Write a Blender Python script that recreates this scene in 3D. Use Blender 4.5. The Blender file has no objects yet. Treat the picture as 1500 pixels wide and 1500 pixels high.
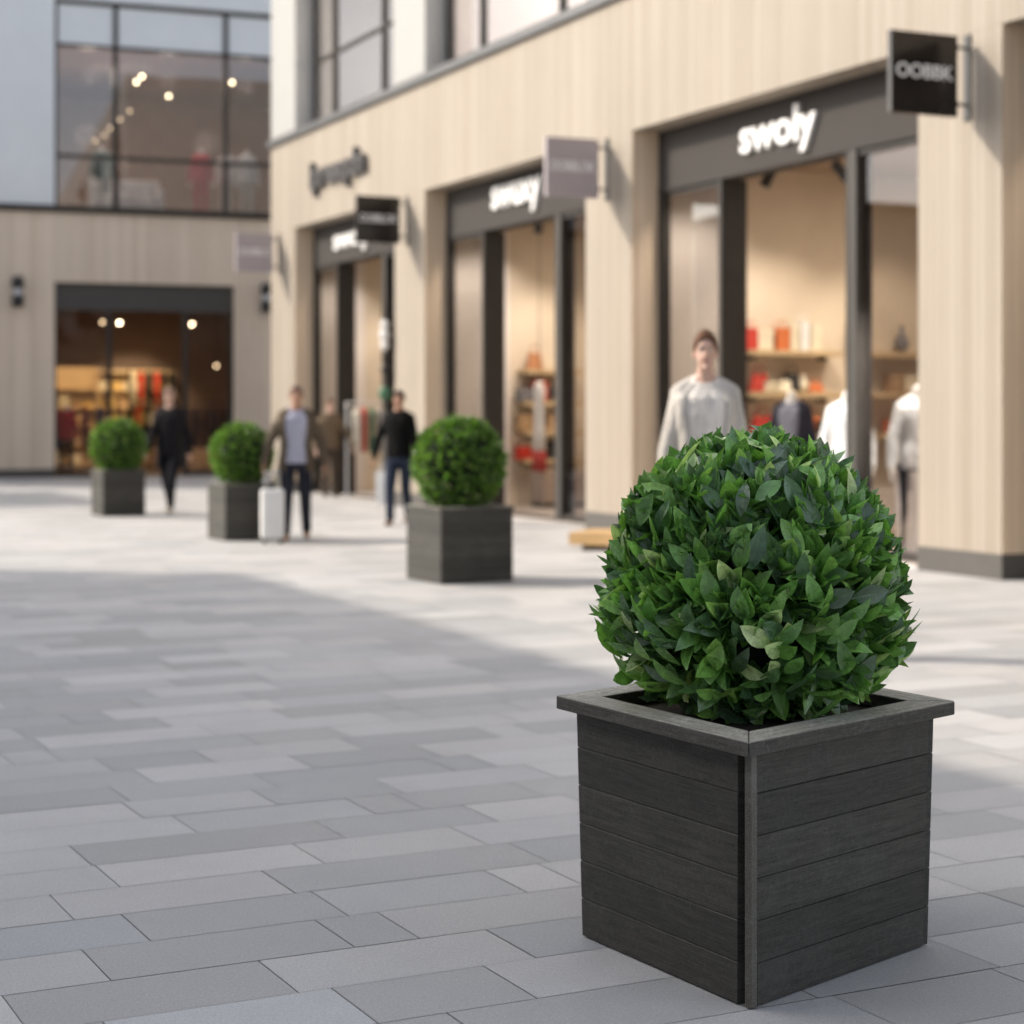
import bpy, bmesh, math, random
from mathutils import Vector, Matrix, noise as mnoise
random.seed(7)
C = bpy.context.scene.collection
R = math.radians
PI = math.pi
F = 2750.0; HZ = 606.0; CAMZ = 1.43

# ------------------------------------------------------------------ helpers
def at(px, y, Y):
    return Vector(((px - 750) / F * Y, Y, CAMZ + (HZ - y) / F * Y))
def ground_at(px, y):
    Y = F * CAMZ / (y - HZ)
    return Vector(((px - 750) / F * Y, Y, 0))

def tag(o, label=None, cat=None, group=None, kind=None):
    if label: o['label'] = label
    if cat: o['category'] = cat
    if group: o['group'] = group
    if kind: o['kind'] = kind
    return o
def empty(name, loc=(0, 0, 0), rz=0.0, label=None, cat=None, group=None, kind=None):
    o = bpy.data.objects.new(name, None); C.objects.link(o)
    o.location = loc; o.rotation_euler = (0, 0, rz); o.empty_display_size = 0.1
    return tag(o, label, cat, group, kind)

class MB:
    def __init__(s):
        s.bm = bmesh.new(); s.mi = 0
    def _f(s, vs):
        try:
            f = s.bm.faces.new(vs); f.material_index = s.mi; return f
        except ValueError:
            return None
    def box(s, x0, x1, y0, y1, z0, z1):
        if x0 > x1: x0, x1 = x1, x0
        if y0 > y1: y0, y1 = y1, y0
        v = [s.bm.verts.new((x, y, z)) for z in (z0, z1) for y in (y0, y1) for x in (x0, x1)]
        for q in ((0,2,3,1),(4,5,7,6),(0,1,5,4),(1,3,7,5),(3,2,6,7),(2,0,4,6)):
            s._f([v[i] for i in q])
        return s
    def prism(s, pts, z0, z1, top=None):
        n = len(pts); top = top or pts
        a = [s.bm.verts.new((p[0], p[1], z0)) for p in pts]
        b = [s.bm.verts.new((p[0], p[1], z1)) for p in top]
        s._f(a[::-1]); s._f(b)
        for i in range(n): s._f([a[i], a[(i+1) % n], b[(i+1) % n], b[i]])
        return s
    def rings(s, rs, cap=True, closed=True):
        """loft through rings of equal point counts"""
        vr = [[s.bm.verts.new(p) for p in r] for r in rs]
        n = len(vr[0])
        for a, b in zip(vr, vr[1:]):
            for i in range(n if closed else n - 1):
                s._f([a[i], a[(i+1) % n], b[(i+1) % n], b[i]])
        if cap:
            s._f(vr[0][::-1]); s._f(vr[-1])
        return s
    def tube(s, p0, p1, r0, r1=None, seg=12, round_=False):
        p0 = Vector(p0); p1 = Vector(p1); r1 = r0 if r1 is None else r1
        d = (p1 - p0); L = d.length; d.normalize()
        x = d.orthogonal().normalized(); y = d.cross(x)
        rs = []
        st = [(0, r0), (L, r1)]
        if round_:
            st = [(-r0*math.cos(a), max(r0*math.sin(a), 1e-4)) for a in (0.05, .5, 1.0)] + [(0, r0), (L, r1)] + \
                 [(L + r1*math.cos(a), max(r1*math.sin(a), 1e-4)) for a in (1.0, .5, .05)]
        for t, r in st:
            c = p0 + d*t
            rs.append([c + (x*math.cos(2*PI*k/seg) + y*math.sin(2*PI*k/seg))*r for k in range(seg)])
        return s.rings(rs)
    def path(s, pts, rad, seg=12):
        for i in range(len(pts)-1):
            s.tube(pts[i], pts[i+1], rad[i], rad[i+1], seg, True)
        return s
    def ell(s, c, rx, ry, rz, seg=16, rg=10, M=None):
        c = Vector(c); rs = []
        for j in range(rg+1):
            a = PI*(j + (0.03 if j == 0 else -0.03 if j == rg else 0))/rg
            ring = []
            for k in range(seg):
                v = Vector((rx*math.sin(a)*math.cos(2*PI*k/seg), ry*math.sin(a)*math.sin(2*PI*k/seg), -rz*math.cos(a)))
                if M: v = M @ v
                ring.append(c + v)
            rs.append(ring)
        return s.rings(rs)
    def lathe(s, prof, c=(0,0,0), seg=20):
        c = Vector(c)
        return s.rings([[c + Vector((r*math.cos(2*PI*k/seg), r*math.sin(2*PI*k/seg), z)) for k in range(seg)] for r, z in prof])
    def build(s, name, mats, parent=None, smooth=False, bevel=0.0, loc=None, rz=0.0, recalc=True):
        if recalc: bmesh.ops.recalc_face_normals(s.bm, faces=s.bm.faces)
        me = bpy.data.meshes.new(name); s.bm.to_mesh(me); s.bm.free()
        if not isinstance(mats, (list, tuple)): mats = [mats]
        for m in mats: me.materials.append(m)
        if smooth:
            for p in me.polygons: p.use_smooth = True
        o = bpy.data.objects.new(name, me); C.objects.link(o)
        if parent: o.parent = parent
        if loc is not None: o.location = loc
        o.rotation_euler = (0, 0, rz)
        if bevel:
            b = o.modifiers.new('bevel', 'BEVEL'); b.width = bevel; b.segments = 2; b.limit_method = 'ANGLE'
        return o

def kids(o): return [c for c in bpy.data.objects if c.parent == o]
def copy_tree(o, parent=None):
    c = o.copy(); C.objects.link(c); c.parent = parent
    for ch in kids(o): copy_tree(ch, c)
    return c

# ------------------------------------------------------------------ materials
class N:
    def __init__(s, name):
        s.m = bpy.data.materials.new(name); s.m.use_nodes = True
        s.t = s.m.node_tree; s.t.nodes.clear()
        s.out = s.t.nodes.new('ShaderNodeOutputMaterial')
    def n(s, typ, ins=None, **kw):
        nd = s.t.nodes.new(typ)
        for k, v in kw.items(): setattr(nd, k, v)
        if ins:
            for k, v in ins.items(): s.set(nd, k, v)
        return nd
    def set(s, nd, k, v):
        sock = nd.inputs[k]
        if isinstance(v, bpy.types.NodeSocket): s.t.links.new(v, sock)
        elif isinstance(v, bpy.types.Node): s.t.links.new(v.outputs[0], sock)
        else: sock.default_value = v
    def math(s, op, a, b=0.0):
        nd = s.n('ShaderNodeMath', operation=op); s.set(nd, 0, a); s.set(nd, 1, b); return nd.outputs[0]
    def ramp(s, fac, stops, interp='LINEAR'):
        nd = s.n('ShaderNodeValToRGB'); s.set(nd, 0, fac); cr = nd.color_ramp; cr.interpolation = interp
        while len(cr.elements) < len(stops): cr.elements.new(0.5)
        for e, (p, c) in zip(cr.elements, stops):
            e.position = p; e.color = (c[0], c[1], c[2], 1) if not isinstance(c, (int, float)) else (c, c, c, 1)
        return nd.outputs[0]
    def mix(s, fac, a, b, typ='MIX'):
        nd = s.n('ShaderNodeMix', data_type='RGBA', blend_type=typ)
        for i, v in ((0, fac), (6, a), (7, b)):
            if isinstance(v, (bpy.types.NodeSocket)): s.t.links.new(v, nd.inputs[i])
            else: nd.inputs[i].default_value = v if i == 0 or len(v) == 4 else (*v, 1)
        return nd.outputs[2]
    def coord(s, scale=(1, 1, 1), kind='Object'):
        tc = s.n('ShaderNodeTexCoord'); mp = s.n('ShaderNodeMapping', {'Vector': tc.outputs[kind]})
        mp.inputs['Scale'].default_value = scale; return mp.outputs[0]
    def noise(s, vec, scale=5, detail=4, rough=0.55):
        return s.n('ShaderNodeTexNoise', {'Vector': vec, 'Scale': scale, 'Detail': detail, 'Roughness': rough}).outputs[0]
    def bump(s, h, strength=0.3, dist=0.01):
        return s.n('ShaderNodeBump', {'Height': h, 'Strength': strength, 'Distance': dist}).outputs[0]
    def bsdf(s, **kw):
        b = s.n('ShaderNodeBsdfPrincipled')
        for k, v in kw.items():
            k = {'color': 'Base Color', 'rough': 'Roughness', 'metal': 'Metallic', 'normal': 'Normal', 'spec': 'Specular IOR Level',
                 'coat': 'Coat Weight', 'em': 'Emission Color', 'es': 'Emission Strength', 'sheen': 'Sheen Weight'}[k]
            if isinstance(v, tuple) and len(v) == 3: v = (*v, 1)
            s.set(b, k, v)
        return b.outputs[0]
    def done(s, sh): s.t.links.new(sh, s.out.inputs['Surface']); return s.m

MATS = {}
def plain(name, col, rough=0.6, var=0.12, scale=6.0, bump=0.15, metal=0.0, spec=0.5, stretch=(1, 1, 1)):
    if name in MATS: return MATS[name]
    n = N(name); v = n.coord(stretch)
    a = n.noise(v, scale, 5); b = n.noise(v, scale*14, 3)
    lo = tuple(c*(1-var) for c in col); hi = tuple(min(c*(1+var), 1) for c in col)
    c = n.ramp(a, [(0.3, lo), (0.7, hi)])
    c = n.mix(0.25*min(var*4, 1), c, n.ramp(b, [(0.35, lo), (0.65, hi)]))
    r = n.ramp(a, [(0.3, max(rough-0.07, 0.02)), (0.7, min(rough+0.07, 1))])
    MATS[name] = n.done(n.bsdf(color=c, rough=r, metal=metal, spec=spec, normal=n.bump(b, bump, 0.004)))
    return MATS[name]
def fabric(name, col, rough=0.85):
    if name in MATS: return MATS[name]
    n = N(name); v = n.coord()
    folds = n.noise(n.coord((1, 1, 0.35)), 11, 3, 0.5)
    weave = n.noise(v, 260, 2)
    c = n.mix(0.8, col, n.ramp(folds, [(0.3, 0.7), (0.7, 1.15)]), 'MULTIPLY')
    h = n.math('ADD', n.math('MULTIPLY', folds, 6.0), n.math('MULTIPLY', weave, 0.3))
    MATS[name] = n.done(n.bsdf(color=c, rough=rough, spec=.12, normal=n.bump(h, 0.8, 0.012)))
    return MATS[name]
def boards_mat(name, tones, width, groove=0.5, axis='xy'):
    n = N(name); tc = n.n('ShaderNodeTexCoord')
    sp = n.n('ShaderNodeSeparateXYZ', {0: tc.outputs['Object']})
    t = n.math('ADD', sp.outputs[0], sp.outputs[1]); q = n.math('DIVIDE', t, width)
    fl = n.math('FLOOR', q); fr = n.math('FRACT', q)
    wn = n.n('ShaderNodeTexWhiteNoise', {'W': fl}, noise_dimensions='1D').outputs['Value']
    c = n.ramp(wn, [(0.0, tones[0]), (0.35, tones[1]), (0.7, tones[2]), (1.0, tones[3])])
    gr = n.noise(n.coord((9, 9, 0.8)), 6, 6, 0.6)
    cmb = n.n('ShaderNodeCombineXYZ', {0: n.math('MULTIPLY', t, 24.0), 1: n.math('MULTIPLY', fl, 3.7), 2: n.math('MULTIPLY', sp.outputs[2], 0.9)})
    g2 = n.noise(cmb.outputs[0], 1.6, 5, 0.6)
    c = n.mix(0.55, c, n.ramp(g2, [(0.3, 0.88), (0.7, 1.07)]), 'MULTIPLY')
    big = n.noise(n.coord((0.5, 0.5, 0.25)), 1.4, 3)
    c = n.mix(0.5, c, n.ramp(big, [(0.3, 0.88), (0.7, 1.06)]), 'MULTIPLY')
    edge = n.math('MINIMUM', fr, n.math('SUBTRACT', 1.0, fr))
    gv = n.ramp(edge, [(0.02, 0.0), (0.07, 1.0)])
    c = n.mix(1.0, c, n.mix(groove, (1, 1, 1), n.ramp(edge, [(0.02, 0.35), (0.07, 1.0)])), 'MULTIPLY')
    h = n.math('ADD', gv, n.math('MULTIPLY', gr, 0.15))
    return n.done(n.bsdf(color=c, rough=0.62, spec=0.3, normal=n.bump(h, 0.5, 0.008)))
def glass_mat(name, tint=(0.93, 0.95, 0.95), refl=0.1, rmax=0.75, gcol=(.95, .97, 1)):
    n = N(name)
    tr = n.n('ShaderNodeBsdfTransparent', {'Color': (*tint, 1)})
    gl = n.n('ShaderNodeBsdfGlossy', {'Color': (*gcol, 1), 'Roughness': 0.01})
    wav = n.noise(n.coord((0.6, 0.6, 0.6)), 1.2, 2)
    n.set(gl, 'Normal', n.bump(wav, 0.05, 0.02))
    lw = n.n('ShaderNodeLayerWeight', {'Blend': 0.35}).outputs['Fresnel']
    f = n.math('MINIMUM', n.math('ADD', n.math('MULTIPLY', lw, 0.28), refl), rmax)
    mx = n.n('ShaderNodeMixShader', {0: f}); n.set(mx, 1, tr); n.set(mx, 2, gl)
    return n.done(mx.outputs[0])
def emis(name, col, st):
    if name in MATS: return MATS[name]
    n = N(name); e = n.noise(n.coord(), 3, 1)
    em = n.n('ShaderNodeEmission', {'Color': n.ramp(e, [(0.2, tuple(c*.96 for c in col)), (0.8, col)]), 'Strength': st})
    MATS[name] = n.done(em.outputs[0]); return MATS[name]

def planter_wood(name, axis=0, base=1.0, side=1.0, grit=.3):
    """charcoal stained boards with long grain, dusty bloom and fine speckle; axis = direction the grain runs"""
    n = N(name)
    sc = [14, 14, 14]; sc[axis] = 1.3
    tc = n.n('ShaderNodeTexCoord'); sp = n.n('ShaderNodeSeparateXYZ', {0: tc.outputs['UV']})
    bid = n.math('FLOOR', sp.outputs[1]); 
    off = n.n('ShaderNodeCombineXYZ', {0: n.math('MULTIPLY', bid, 5.3), 1: n.math('MULTIPLY', bid, 2.7), 2: n.math('MULTIPLY', bid, 9.1)})
    uvv = n.n('ShaderNodeCombineXYZ', {0: n.math('MULTIPLY', sp.outputs[0], 1.0), 1: n.math('MULTIPLY', sp.outputs[1], 0.1), 2: 0.0})
    va = n.n('ShaderNodeVectorMath', operation='ADD'); n.set(va, 0, uvv); n.set(va, 1, off)
    mp = n.n('ShaderNodeMapping', {'Vector': va.outputs[0]}); mp.inputs['Scale'].default_value = (1.3, 9, 1)
    wv = n.n('ShaderNodeTexWave', {'Vector': mp.outputs[0], 'Scale': 1.1, 'Distortion': 7.0, 'Detail': 4.0, 'Detail Scale': 1.2}, wave_type='BANDS', bands_direction='Y').outputs[1]
    mp2 = n.n('ShaderNodeMapping', {'Vector': va.outputs[0]}); mp2.inputs['Scale'].default_value = (5, 120, 1)
    fine = n.noise(mp2.outputs[0], 2.0, 5, 0.65)
    speck = n.noise(n.coord((1, 1, 1)), 300, 3, 0.75)
    blot = n.noise(n.coord((1, 1, 1)), 62, 4, 0.75)
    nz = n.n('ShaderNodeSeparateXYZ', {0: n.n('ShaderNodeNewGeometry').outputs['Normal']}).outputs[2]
    cloud = n.noise(n.coord((1, 1, 1)), 6.5, 5, 0.6)
    bw = n.n('ShaderNodeTexWhiteNoise', {'W': bid}, noise_dimensions='1D').outputs['Value']
    k = base
    c = n.ramp(fine, [(0.32, (0.013*k, 0.0115*k, 0.009*k)), (0.68, (0.092*k, 0.085*k, 0.070*k))])
    c = n.mix(0.28, c, n.ramp(wv, [(0.0, (0.031*k, 0.029*k, 0.024*k)), (1.0, (0.075*k, 0.071*k, 0.063*k))]))
    c = n.mix(n.ramp(cloud, [(0.48, 0.0), (0.75, 0.45)]), c, (0.115*k, 0.110*k, 0.098*k))
    c = n.mix(n.ramp(speck, [(0.52, 0.0), (0.66, 0.55)]), c, (0.16*k, 0.153*k, 0.135*k))
    c = n.mix(n.math('MULTIPLY', n.ramp(blot, [(0.5, 0.0), (0.72, grit)]), n.ramp(cloud, [(0.38, 0.15), (0.6, 1.0)])), c, (0.17*k, 0.165*k, 0.145*k))
    c = n.mix(1.0, c, n.ramp(bw, [(0, 0.8), (1, 1.15)]), 'MULTIPLY')
    c = n.mix(1.0, c, n.ramp(nz, [(0.2, side), (0.8, 1.0)]), 'MULTIPLY')  # upward faces paler: settled dust, plus light from above put into the colour
    h = n.math('ADD', n.math('MULTIPLY', fine, 0.7), n.math('MULTIPLY', speck, 0.5))
    return n.done(n.bsdf(color=c, rough=n.ramp(cloud, [(0.3, 0.5), (0.7, 0.72)]), spec=0.4, normal=n.bump(h, 0.45, 0.002)))

def leaf_mat(name, rough=0.33, trans=0.22, spec=0.5, coat=0.0):
    n = N(name)
    at_ = n.n('ShaderNodeAttribute', attribute_name='tone')
    tc = n.n('ShaderNodeTexCoord'); sp = n.n('ShaderNodeSeparateXYZ', {0: tc.outputs['UV']})
    d = n.math('ABSOLUTE', n.math('SUBTRACT', sp.outputs[0], 0.5))
    rib = n.ramp(d, [(0.0, 1.0), (0.05, 0.0)])
    sv = n.math('FRACT', n.math('MULTIPLY', n.math('SUBTRACT', sp.outputs[1], n.math('MULTIPLY', d, 0.8)), 8.0))
    vein = n.ramp(sv, [(0.0, 1.0), (0.1, 0.0), (0.92, 0.0), (1.0, 1.0)])
    mot = n.noise(n.coord(), 38, 4, 0.6)
    c = n.mix(0.8, at_.outputs['Color'], n.ramp(mot, [(0.3, 0.62), (0.7, 1.35)]), 'MULTIPLY')
    c = n.mix(n.math('MULTIPLY', rib, 0.4), c, (0.20, 0.33, 0.10))
    c = n.mix(n.math('MULTIPLY', vein, 0.13), c, (0.15, 0.27, 0.07))
    nrm = n.bump(n.math('ADD', n.math('MULTIPLY', mot, 0.8), n.math('ADD', n.math('MULTIPLY', vein, -0.25), n.math('MULTIPLY', rib, -0.5))), 0.5, 0.003)
    pb = n.bsdf(color=c, rough=n.ramp(mot, [(0.3, rough-0.06), (0.7, rough+0.14)]), spec=spec, normal=nrm)
    tb = n.n('ShaderNodeBsdfTranslucent', {'Color': n.mix(1.0, c, (1.6, 1.9, 0.8), 'MULTIPLY')})
    mx = n.n('ShaderNodeMixShader', {0: trans}); n.set(mx, 1, pb); n.set(mx, 2, tb.outputs[0])
    return n.done(mx.outputs[0])

def paving_mat():
    n = N('granite_paving')
    a = n.n('ShaderNodeAttribute', attribute_name='tone')
    v = n.coord()
    sp1 = n.noise(v, 210, 4, 0.8); sp2 = n.noise(v, 900, 2, 0.6)
    sp3 = n.noise(v, 95, 4, 0.7)
    st = n.noise(v, 1.1, 5, 0.6); st2 = n.noise(v, 7.0, 4, 0.6)
    c = n.mix(0.85, a.outputs['Color'], n.ramp(sp1, [(0.3, 0.70), (0.7, 1.28)]), 'MULTIPLY')
    c = n.mix(0.5, c, n.ramp(sp2, [(0.3, 0.7), (0.7, 1.3)]), 'MULTIPLY')
    c = n.mix(0.5, c, n.ramp(sp3, [(0.3, 0.8), (0.7, 1.2)]), 'MULTIPLY')
    c = n.mix(0.5, c, n.ramp(st, [(0.3, 0.88), (0.7, 1.09)]), 'MULTIPLY')
    c = n.mix(0.4, c, n.ramp(st2, [(0.3, 0.9), (0.7, 1.08)]), 'MULTIPLY')
    h = n.math('ADD', sp1, n.math('MULTIPLY', st2, 1.5))
    return n.done(n.bsdf(color=c, rough=n.ramp(st2, [(0.3, 0.58), (0.7, 0.78)]), spec=0.32, normal=n.bump(h, 0.28, 0.002)))

M = {}
M['clad'] = boards_mat('pale_timber_cladding', [(.332, .280, .222), (.352, .300, .241), (.366, .313, .254), (.39, .336, .277)], 0.105, 0.45)
M['clad2'] = boards_mat('taupe_timber_cladding', [(.68, .55, .43), (.71, .58, .46), (.74, .61, .485), (.78, .645, .52)], 0.16, 0.4)
M['reveal'] = boards_mat('reveal_lit_timber', [(.70, .54, .38), (.74, .58, .42), (.76, .60, .44), (.80, .64, .48)], 0.105, 0.35)  # cladding boards with warm light put into the tones
M['plinth'] = plain('plinth_stone', (.085, .078, .07), .7, .15, 5)
M['sill'] = plain('charcoal_sill_metal', (.10, .10, .10), .45, .1, 3)
M['render'] = plain('white_render', (.37, .365, .35), .8, .05, 3)
M['panel'] = plain('grey_blue_panel', (.72, .735, .755), .6, .03, 1.2)
M['fascia'] = plain('fascia_metal', (.060, .054, .050), .8, .08, 2, spec=.15)
M['frame'] = plain('dark_frame_metal', (.040, .035, .031), .5, .1, 4, spec=.25)
M['frame2'] = plain('grey_frame_metal', (.075, .070, .064), .6, .08, 4, spec=.2)
M['black'] = plain('black_metal', (.022, .02, .019), .4, .15, 8)
M['blacksign'] = plain('gloss_black_board', (.02, .016, .013), .16, .2, 3, 0.03)
M['lilac'] = plain('lilac_grey_board', (.42, .365, .375), .5, .05, 3)
M['white'] = plain('white_paint', (.82, .81, .79), .5, .04, 5)
M['lettw'] = plain('white_letter_acrylic', (.88, .87, .85), .45, .03, 5)
M['lettd'] = plain('dark_letter_metal', (.055, .05, .05), .5, .1, 8)
M['plaster'] = plain('cream_plaster', (.66, .56, .44), .85, .06, 2)
M['plaster_b'] = plain('brown_plaster', (.30, .215, .17), .85, .1, 2)
M['ceil'] = plain('tan_ceiling', (.36, .27, .19), .8, .08, 2)
M['floor'] = plain('shop_floor_stone', (.42, .36, .31), .35, .08, 3)
M['shelf'] = plain('oak_shelf', (.52, .38, .22), .55, .15, 4, stretch=(8, 1, 8))
M['glass'] = glass_mat('shop_glass', (.90, .89, .87), .02, .5, (.6, .62, .65))
M['glass_up'] = glass_mat('upper_glass', (.88, .87, .86), .30, .7)
M['glass_l'] = glass_mat('tinted_glass', (.93, .91, .89), .03, .4, (.30, .31, .34))
M['glass_e'] = glass_mat('grey_tinted_glass', (.86, .85, .84), .10, .4, (.75, .77, .8))
M['skin'] = plain('skin', (.56, .33, .24), .5, .1, 9, .05)
M['manne'] = plain('mannequin_white', (.75, .72, .68), .4, .03, 6)
M['wood'] = plain('orange_deck_timber', (.60, .38, .17), .6, .15, 4, stretch=(1, 8, 1))
M['soil'] = plain('potting_soil', (.085, .066, .05), .95, .4, 30, 1.0)
M['joint'] = plain('joint_mortar', (.30, .295, .285), .9, .15, 12)
M['bulb'] = emis('bulb_glow', (1.0, .80, .52), 30)
M['bulb2'] = emis('bulb_glow_dim', (1.0, .74, .46), 9)

# ------------------------------------------------------------------ ground and paving
g = MB(); g.box(-400, 400, -200, 600, -0.5, -0.0045)
tag(g.build('ground', M['joint']), kind='structure')

def paving():
    r = Vector((.8938, .4485)); b = Vector((-.4485, .8938)); W = .305; gap = .0034
    rng = random.Random(11)
    bm = bmesh.new(); col = bm.loops.layers.float_color.new('tone')
    pal = [((.495, .495, .507), 5), ((.46, .463, .475), 4), ((.425, .43, .442), 4), ((.402, .408, .42), 3), ((.532, .53, .54), 4)]
    pool = [c for c, w in pal for _ in range(w)]
    for k in range(-40, 175):
        b0 = (k + .36)*W; b1 = b0 + W
        a = -60 + rng.random()
        while a < 60:
            L = rng.choice((.42, .5, .575, .575, .66, .66, .75, .86)) if rng.random() > .08 else .19
            mid = r*(a + L/2) + b*(b0 + W/2)
            if -17 < mid.x < 15 and -5 < mid.y < 47:
                c = rng.choice(pool); j = rng.uniform(.97, 1.03); w = rng.uniform(-.006, .006)
                cc = ((c[0]*j + w)*1.045, c[1]*j*1.01, (c[2]*j - w)*.955, 1)
                dz = rng.uniform(-.0004, .0004)
                ps = [(a+gap/2, b0+gap/2), (a+L-gap/2, b0+gap/2), (a+L-gap/2, b1-gap/2), (a+gap/2, b1-gap/2)]
                vs = [bm.verts.new((r.x*p + b.x*q, r.y*p + b.y*q, dz)) for p, q in ps]
                f = bm.faces.new(vs)
                for lp in f.loops: lp[col] = cc
            a += L
    me = bpy.data.meshes.new('paving'); bm.to_mesh(me); bm.free(); me.materials.append(paving_mat())
    o = bpy.data.objects.new('paving', me); C.objects.link(o)
    return tag(o, kind='structure')
paving()

# ------------------------------------------------------------------ lettering
def text_part(body, name, mat, parent, w, h, depth, origin, face='front', bold=0.008, slant=0.0):
    """text mesh scaled to w x h; local x to the right as read, z up, facing -y; origin = lower left"""
    cu = bpy.data.curves.new(name, 'FONT'); cu.body = body; cu.size = 1; cu.offset = bold; cu.extrude = .5; cu.resolution_u = 6
    cu.space_character = 1.0
    t = bpy.data.objects.new(name, cu); C.objects.link(t)
    dg = bpy.context.evaluated_depsgraph_get()
    me = bpy.data.meshes.new_from_object(t.evaluated_get(dg)); bpy.data.objects.remove(t)
    xs = [v.co.x for v in me.vertices]; ys = [v.co.y for v in me.vertices]
    x0, x1, y0, y1 = min(xs), max(xs), min(ys), max(ys)
    for v in me.vertices:
        x = (v.co.x - x0)/(x1 - x0)*w; y = (v.co.y - y0)/(y1 - y0)*h; z = v.co.z*depth
        x += y*slant
        v.co = (x, -z, y)
    me.materials.clear(); me.materials.append(mat)
    o = bpy.data.objects.new(name, me); C.objects.link(o); o.parent = parent
    o.location = origin
    return o

# ------------------------------------------------------------------ right hand building
G0 = Vector((4.208, 16.117, 0)); D1 = Vector((-.4165, .9091, 0)); NI = Vector((.9091, .4165, 0))
RZ = math.atan2(D1.y, D1.x)           # local x = along the facade away from camera, local y = out to the street
def RB(u, s, z=0): return G0 + D1*u + NI*s + Vector((0, 0, z))
rb = empty('shop_building', G0, RZ, 'long two storey shop building clad in sunlit pale timber with dark shopfronts', 'building')
PIERS = [(-6.62, -5.40), (0, 1.176), (6.69, 7.905), (13.25, 14.5), (19.5, 20.94)]
UP = [(-6.62, -5.40), (0, 1.176), (6.69, 7.905), (13.25, 14.56), (19.5, 20.94)]
E0, E1 = -12.0, 20.94
m = MB(); m.box(E0, E1, -.35, 0, 4.78, 6.40)
for a, b in PIERS: m.box(a, b, -.35, 0, .22, 4.778)
m.box(E0, -11.0, -.35, 0, .22, 4.778)
m.box(E1-.3, E1, -12, -.352, .22, 6.40)
m.build('cladding', M['clad'], rb)
for a, b in PIERS[1:]:                                     # added facing on each shaded reveal, warm light put into its colour
    m = MB(); m.box(a-.004, a-.0005, -.348, -.001, .224, 4.777); m.build('reveal_lit_lining', M['reveal'], rb)
for a, b in PIERS:
    m = MB(); m.box(a-.006, b+.006, -.356, .008, 0, .22); m.build('plinth', M['plinth'], rb)
m = MB(); m.box(E1-.3, E1+.004, -12, -.358, 0, .22); m.build('plinth', M['plinth'], rb)
m = MB(); m.box(E0, E1+.05, -.36, .07, 6.402, 6.52); m.build('sill_band', M['sill'], rb)
m = MB()
for a, b in UP: m.box(a, b, -.35, -.004, 6.522, 9.6)
m.box(E0, E1, -.35, -.004, 9.6, 10.6); m.box(E1-.3, E1, -12, -.352, 6.402, 10.6)
m.box(E0, E1, -12.3, -12, 0, 10.6); m.box(E0-.3, E0, -12.3, 0, 0, 10.6); m.box(E0, E1, -12, -.35, 10.4, 10.58)
m.build('upper_wall', M['render'], rb)
# interior shells: partitions, ceilings, floor, upper floor
m = MB(); part_u = [-6.0, .59, 7.3, 13.88, 20.4]
for c in part_u: m.box(c-.1, c+.1, -7, -.36, .0, 4.5)
m.box(E0, E1-.31, -7.15, -7.0, 0, 4.5)
m.build('interior_wall', M['plaster'], rb)
m = MB(); m.box(E0, E1-.31, -7.0, -.36, 4.5, 4.56); m.build('interior_ceiling', M['ceil'], rb)
m = MB(); m.box(E0, E1-.31, -7.0, -.30, -.002, .015); m.build('interior_floor', M['floor'], rb)
m = MB(); m.box(E0, E1-.31, -5.6, -5.5, 6.53, 9.55); m.box(E0, E1-.31, -5.5, -.36, 6.46, 6.52); m.box(E0, E1-.31, -5.5, -.36, 9.6, 9.7)
for c in (7.3, 13.9): m.box(c-.1, c+.1, -5.5, -.36, 6.53, 9.6)
m.build('upper_room', plain('upper_room_plaster', (.62, .58, .55), .8, .06, 2), rb)

def shopfront(a, b, txt, tw, th, toff, tz, bold=.02):
    """bay between piers a (near) .. b (far); frames, fascia, panes, lettering"""
    w = b - a
    e = empty('shopfront', (0, 0, 0)); e.parent = rb
    fr = MB()
    j0, j1 = a + w*.30, a + w*.735                      # doorway jambs
    fr.mi = 0
    fr.box(b-.10, b-.003, -.46, -.345, .016, 4.06)              # far side frame
    fr.box(a+.003, a+.08, -.46, -.36, .016, 4.06)
    fr.box(j1, j1+.07, -.68, -.345, .016, 4.058)            # deep door jamb, its dark face towards us
    fr.box(j0-.10, j0, -.60, -.352, .016, 4.058)
    fr.box(j1+.07, b-.10, -.44, -.37, .016, .10); fr.box(a+.08, j0-.10, -.44, -.37, .016, .10)
    fr.box(j1+.07, b-.10, -.44, -.37, 4.0, 4.058); fr.box(a+.08, j0-.10, -.44, -.37, 4.0, 4.058)
    fr.box(j0, j1, -.62, -.36, .016, .03)
    fr.build('frame', M['frame'], e)
    f2 = MB(); f2.box(j0-.19, j0-.102, -.44, -.34, .016, 4.058); f2.build('mullion', M['frame2'], e)
    fa = MB(); fa.box(a+.003, b-.003, -.60, -.35, 4.06, 4.777); fa.box(a+.003, b-.003, -.352, -.335, 4.06, 4.10); fa.build('fascia', M['fascia'], e)
    p = MB(); p.box(j1+.07, b-.10, -.412, -.40, .10, 4.0); p.build('pane', M['glass'], e)
    p = MB(); p.box(a+.08, j0-.19, -.412, -.40, .10, 4.0); p.build('pane', M['glass_l'], e)
    if txt:
        t = text_part(txt, 'lettering', M['lettw'], e, tw, th, .05, (b - toff, -.32, tz), bold=bold)
        t.rotation_euler = (0, 0, PI)                   # reads from the far end towards us
    return j0, j1
J = []
J.append(shopfront(-5.4, 0, None, 0, 0, 0, 0))
J.append(shopfront(1.176, 6.69, 'swoly', 1.47, .50, 1.93, 4.155))
J.append(shopfront(7.905, 13.25, 'swuxy', 1.60, .46, 1.80, 4.18))
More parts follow.
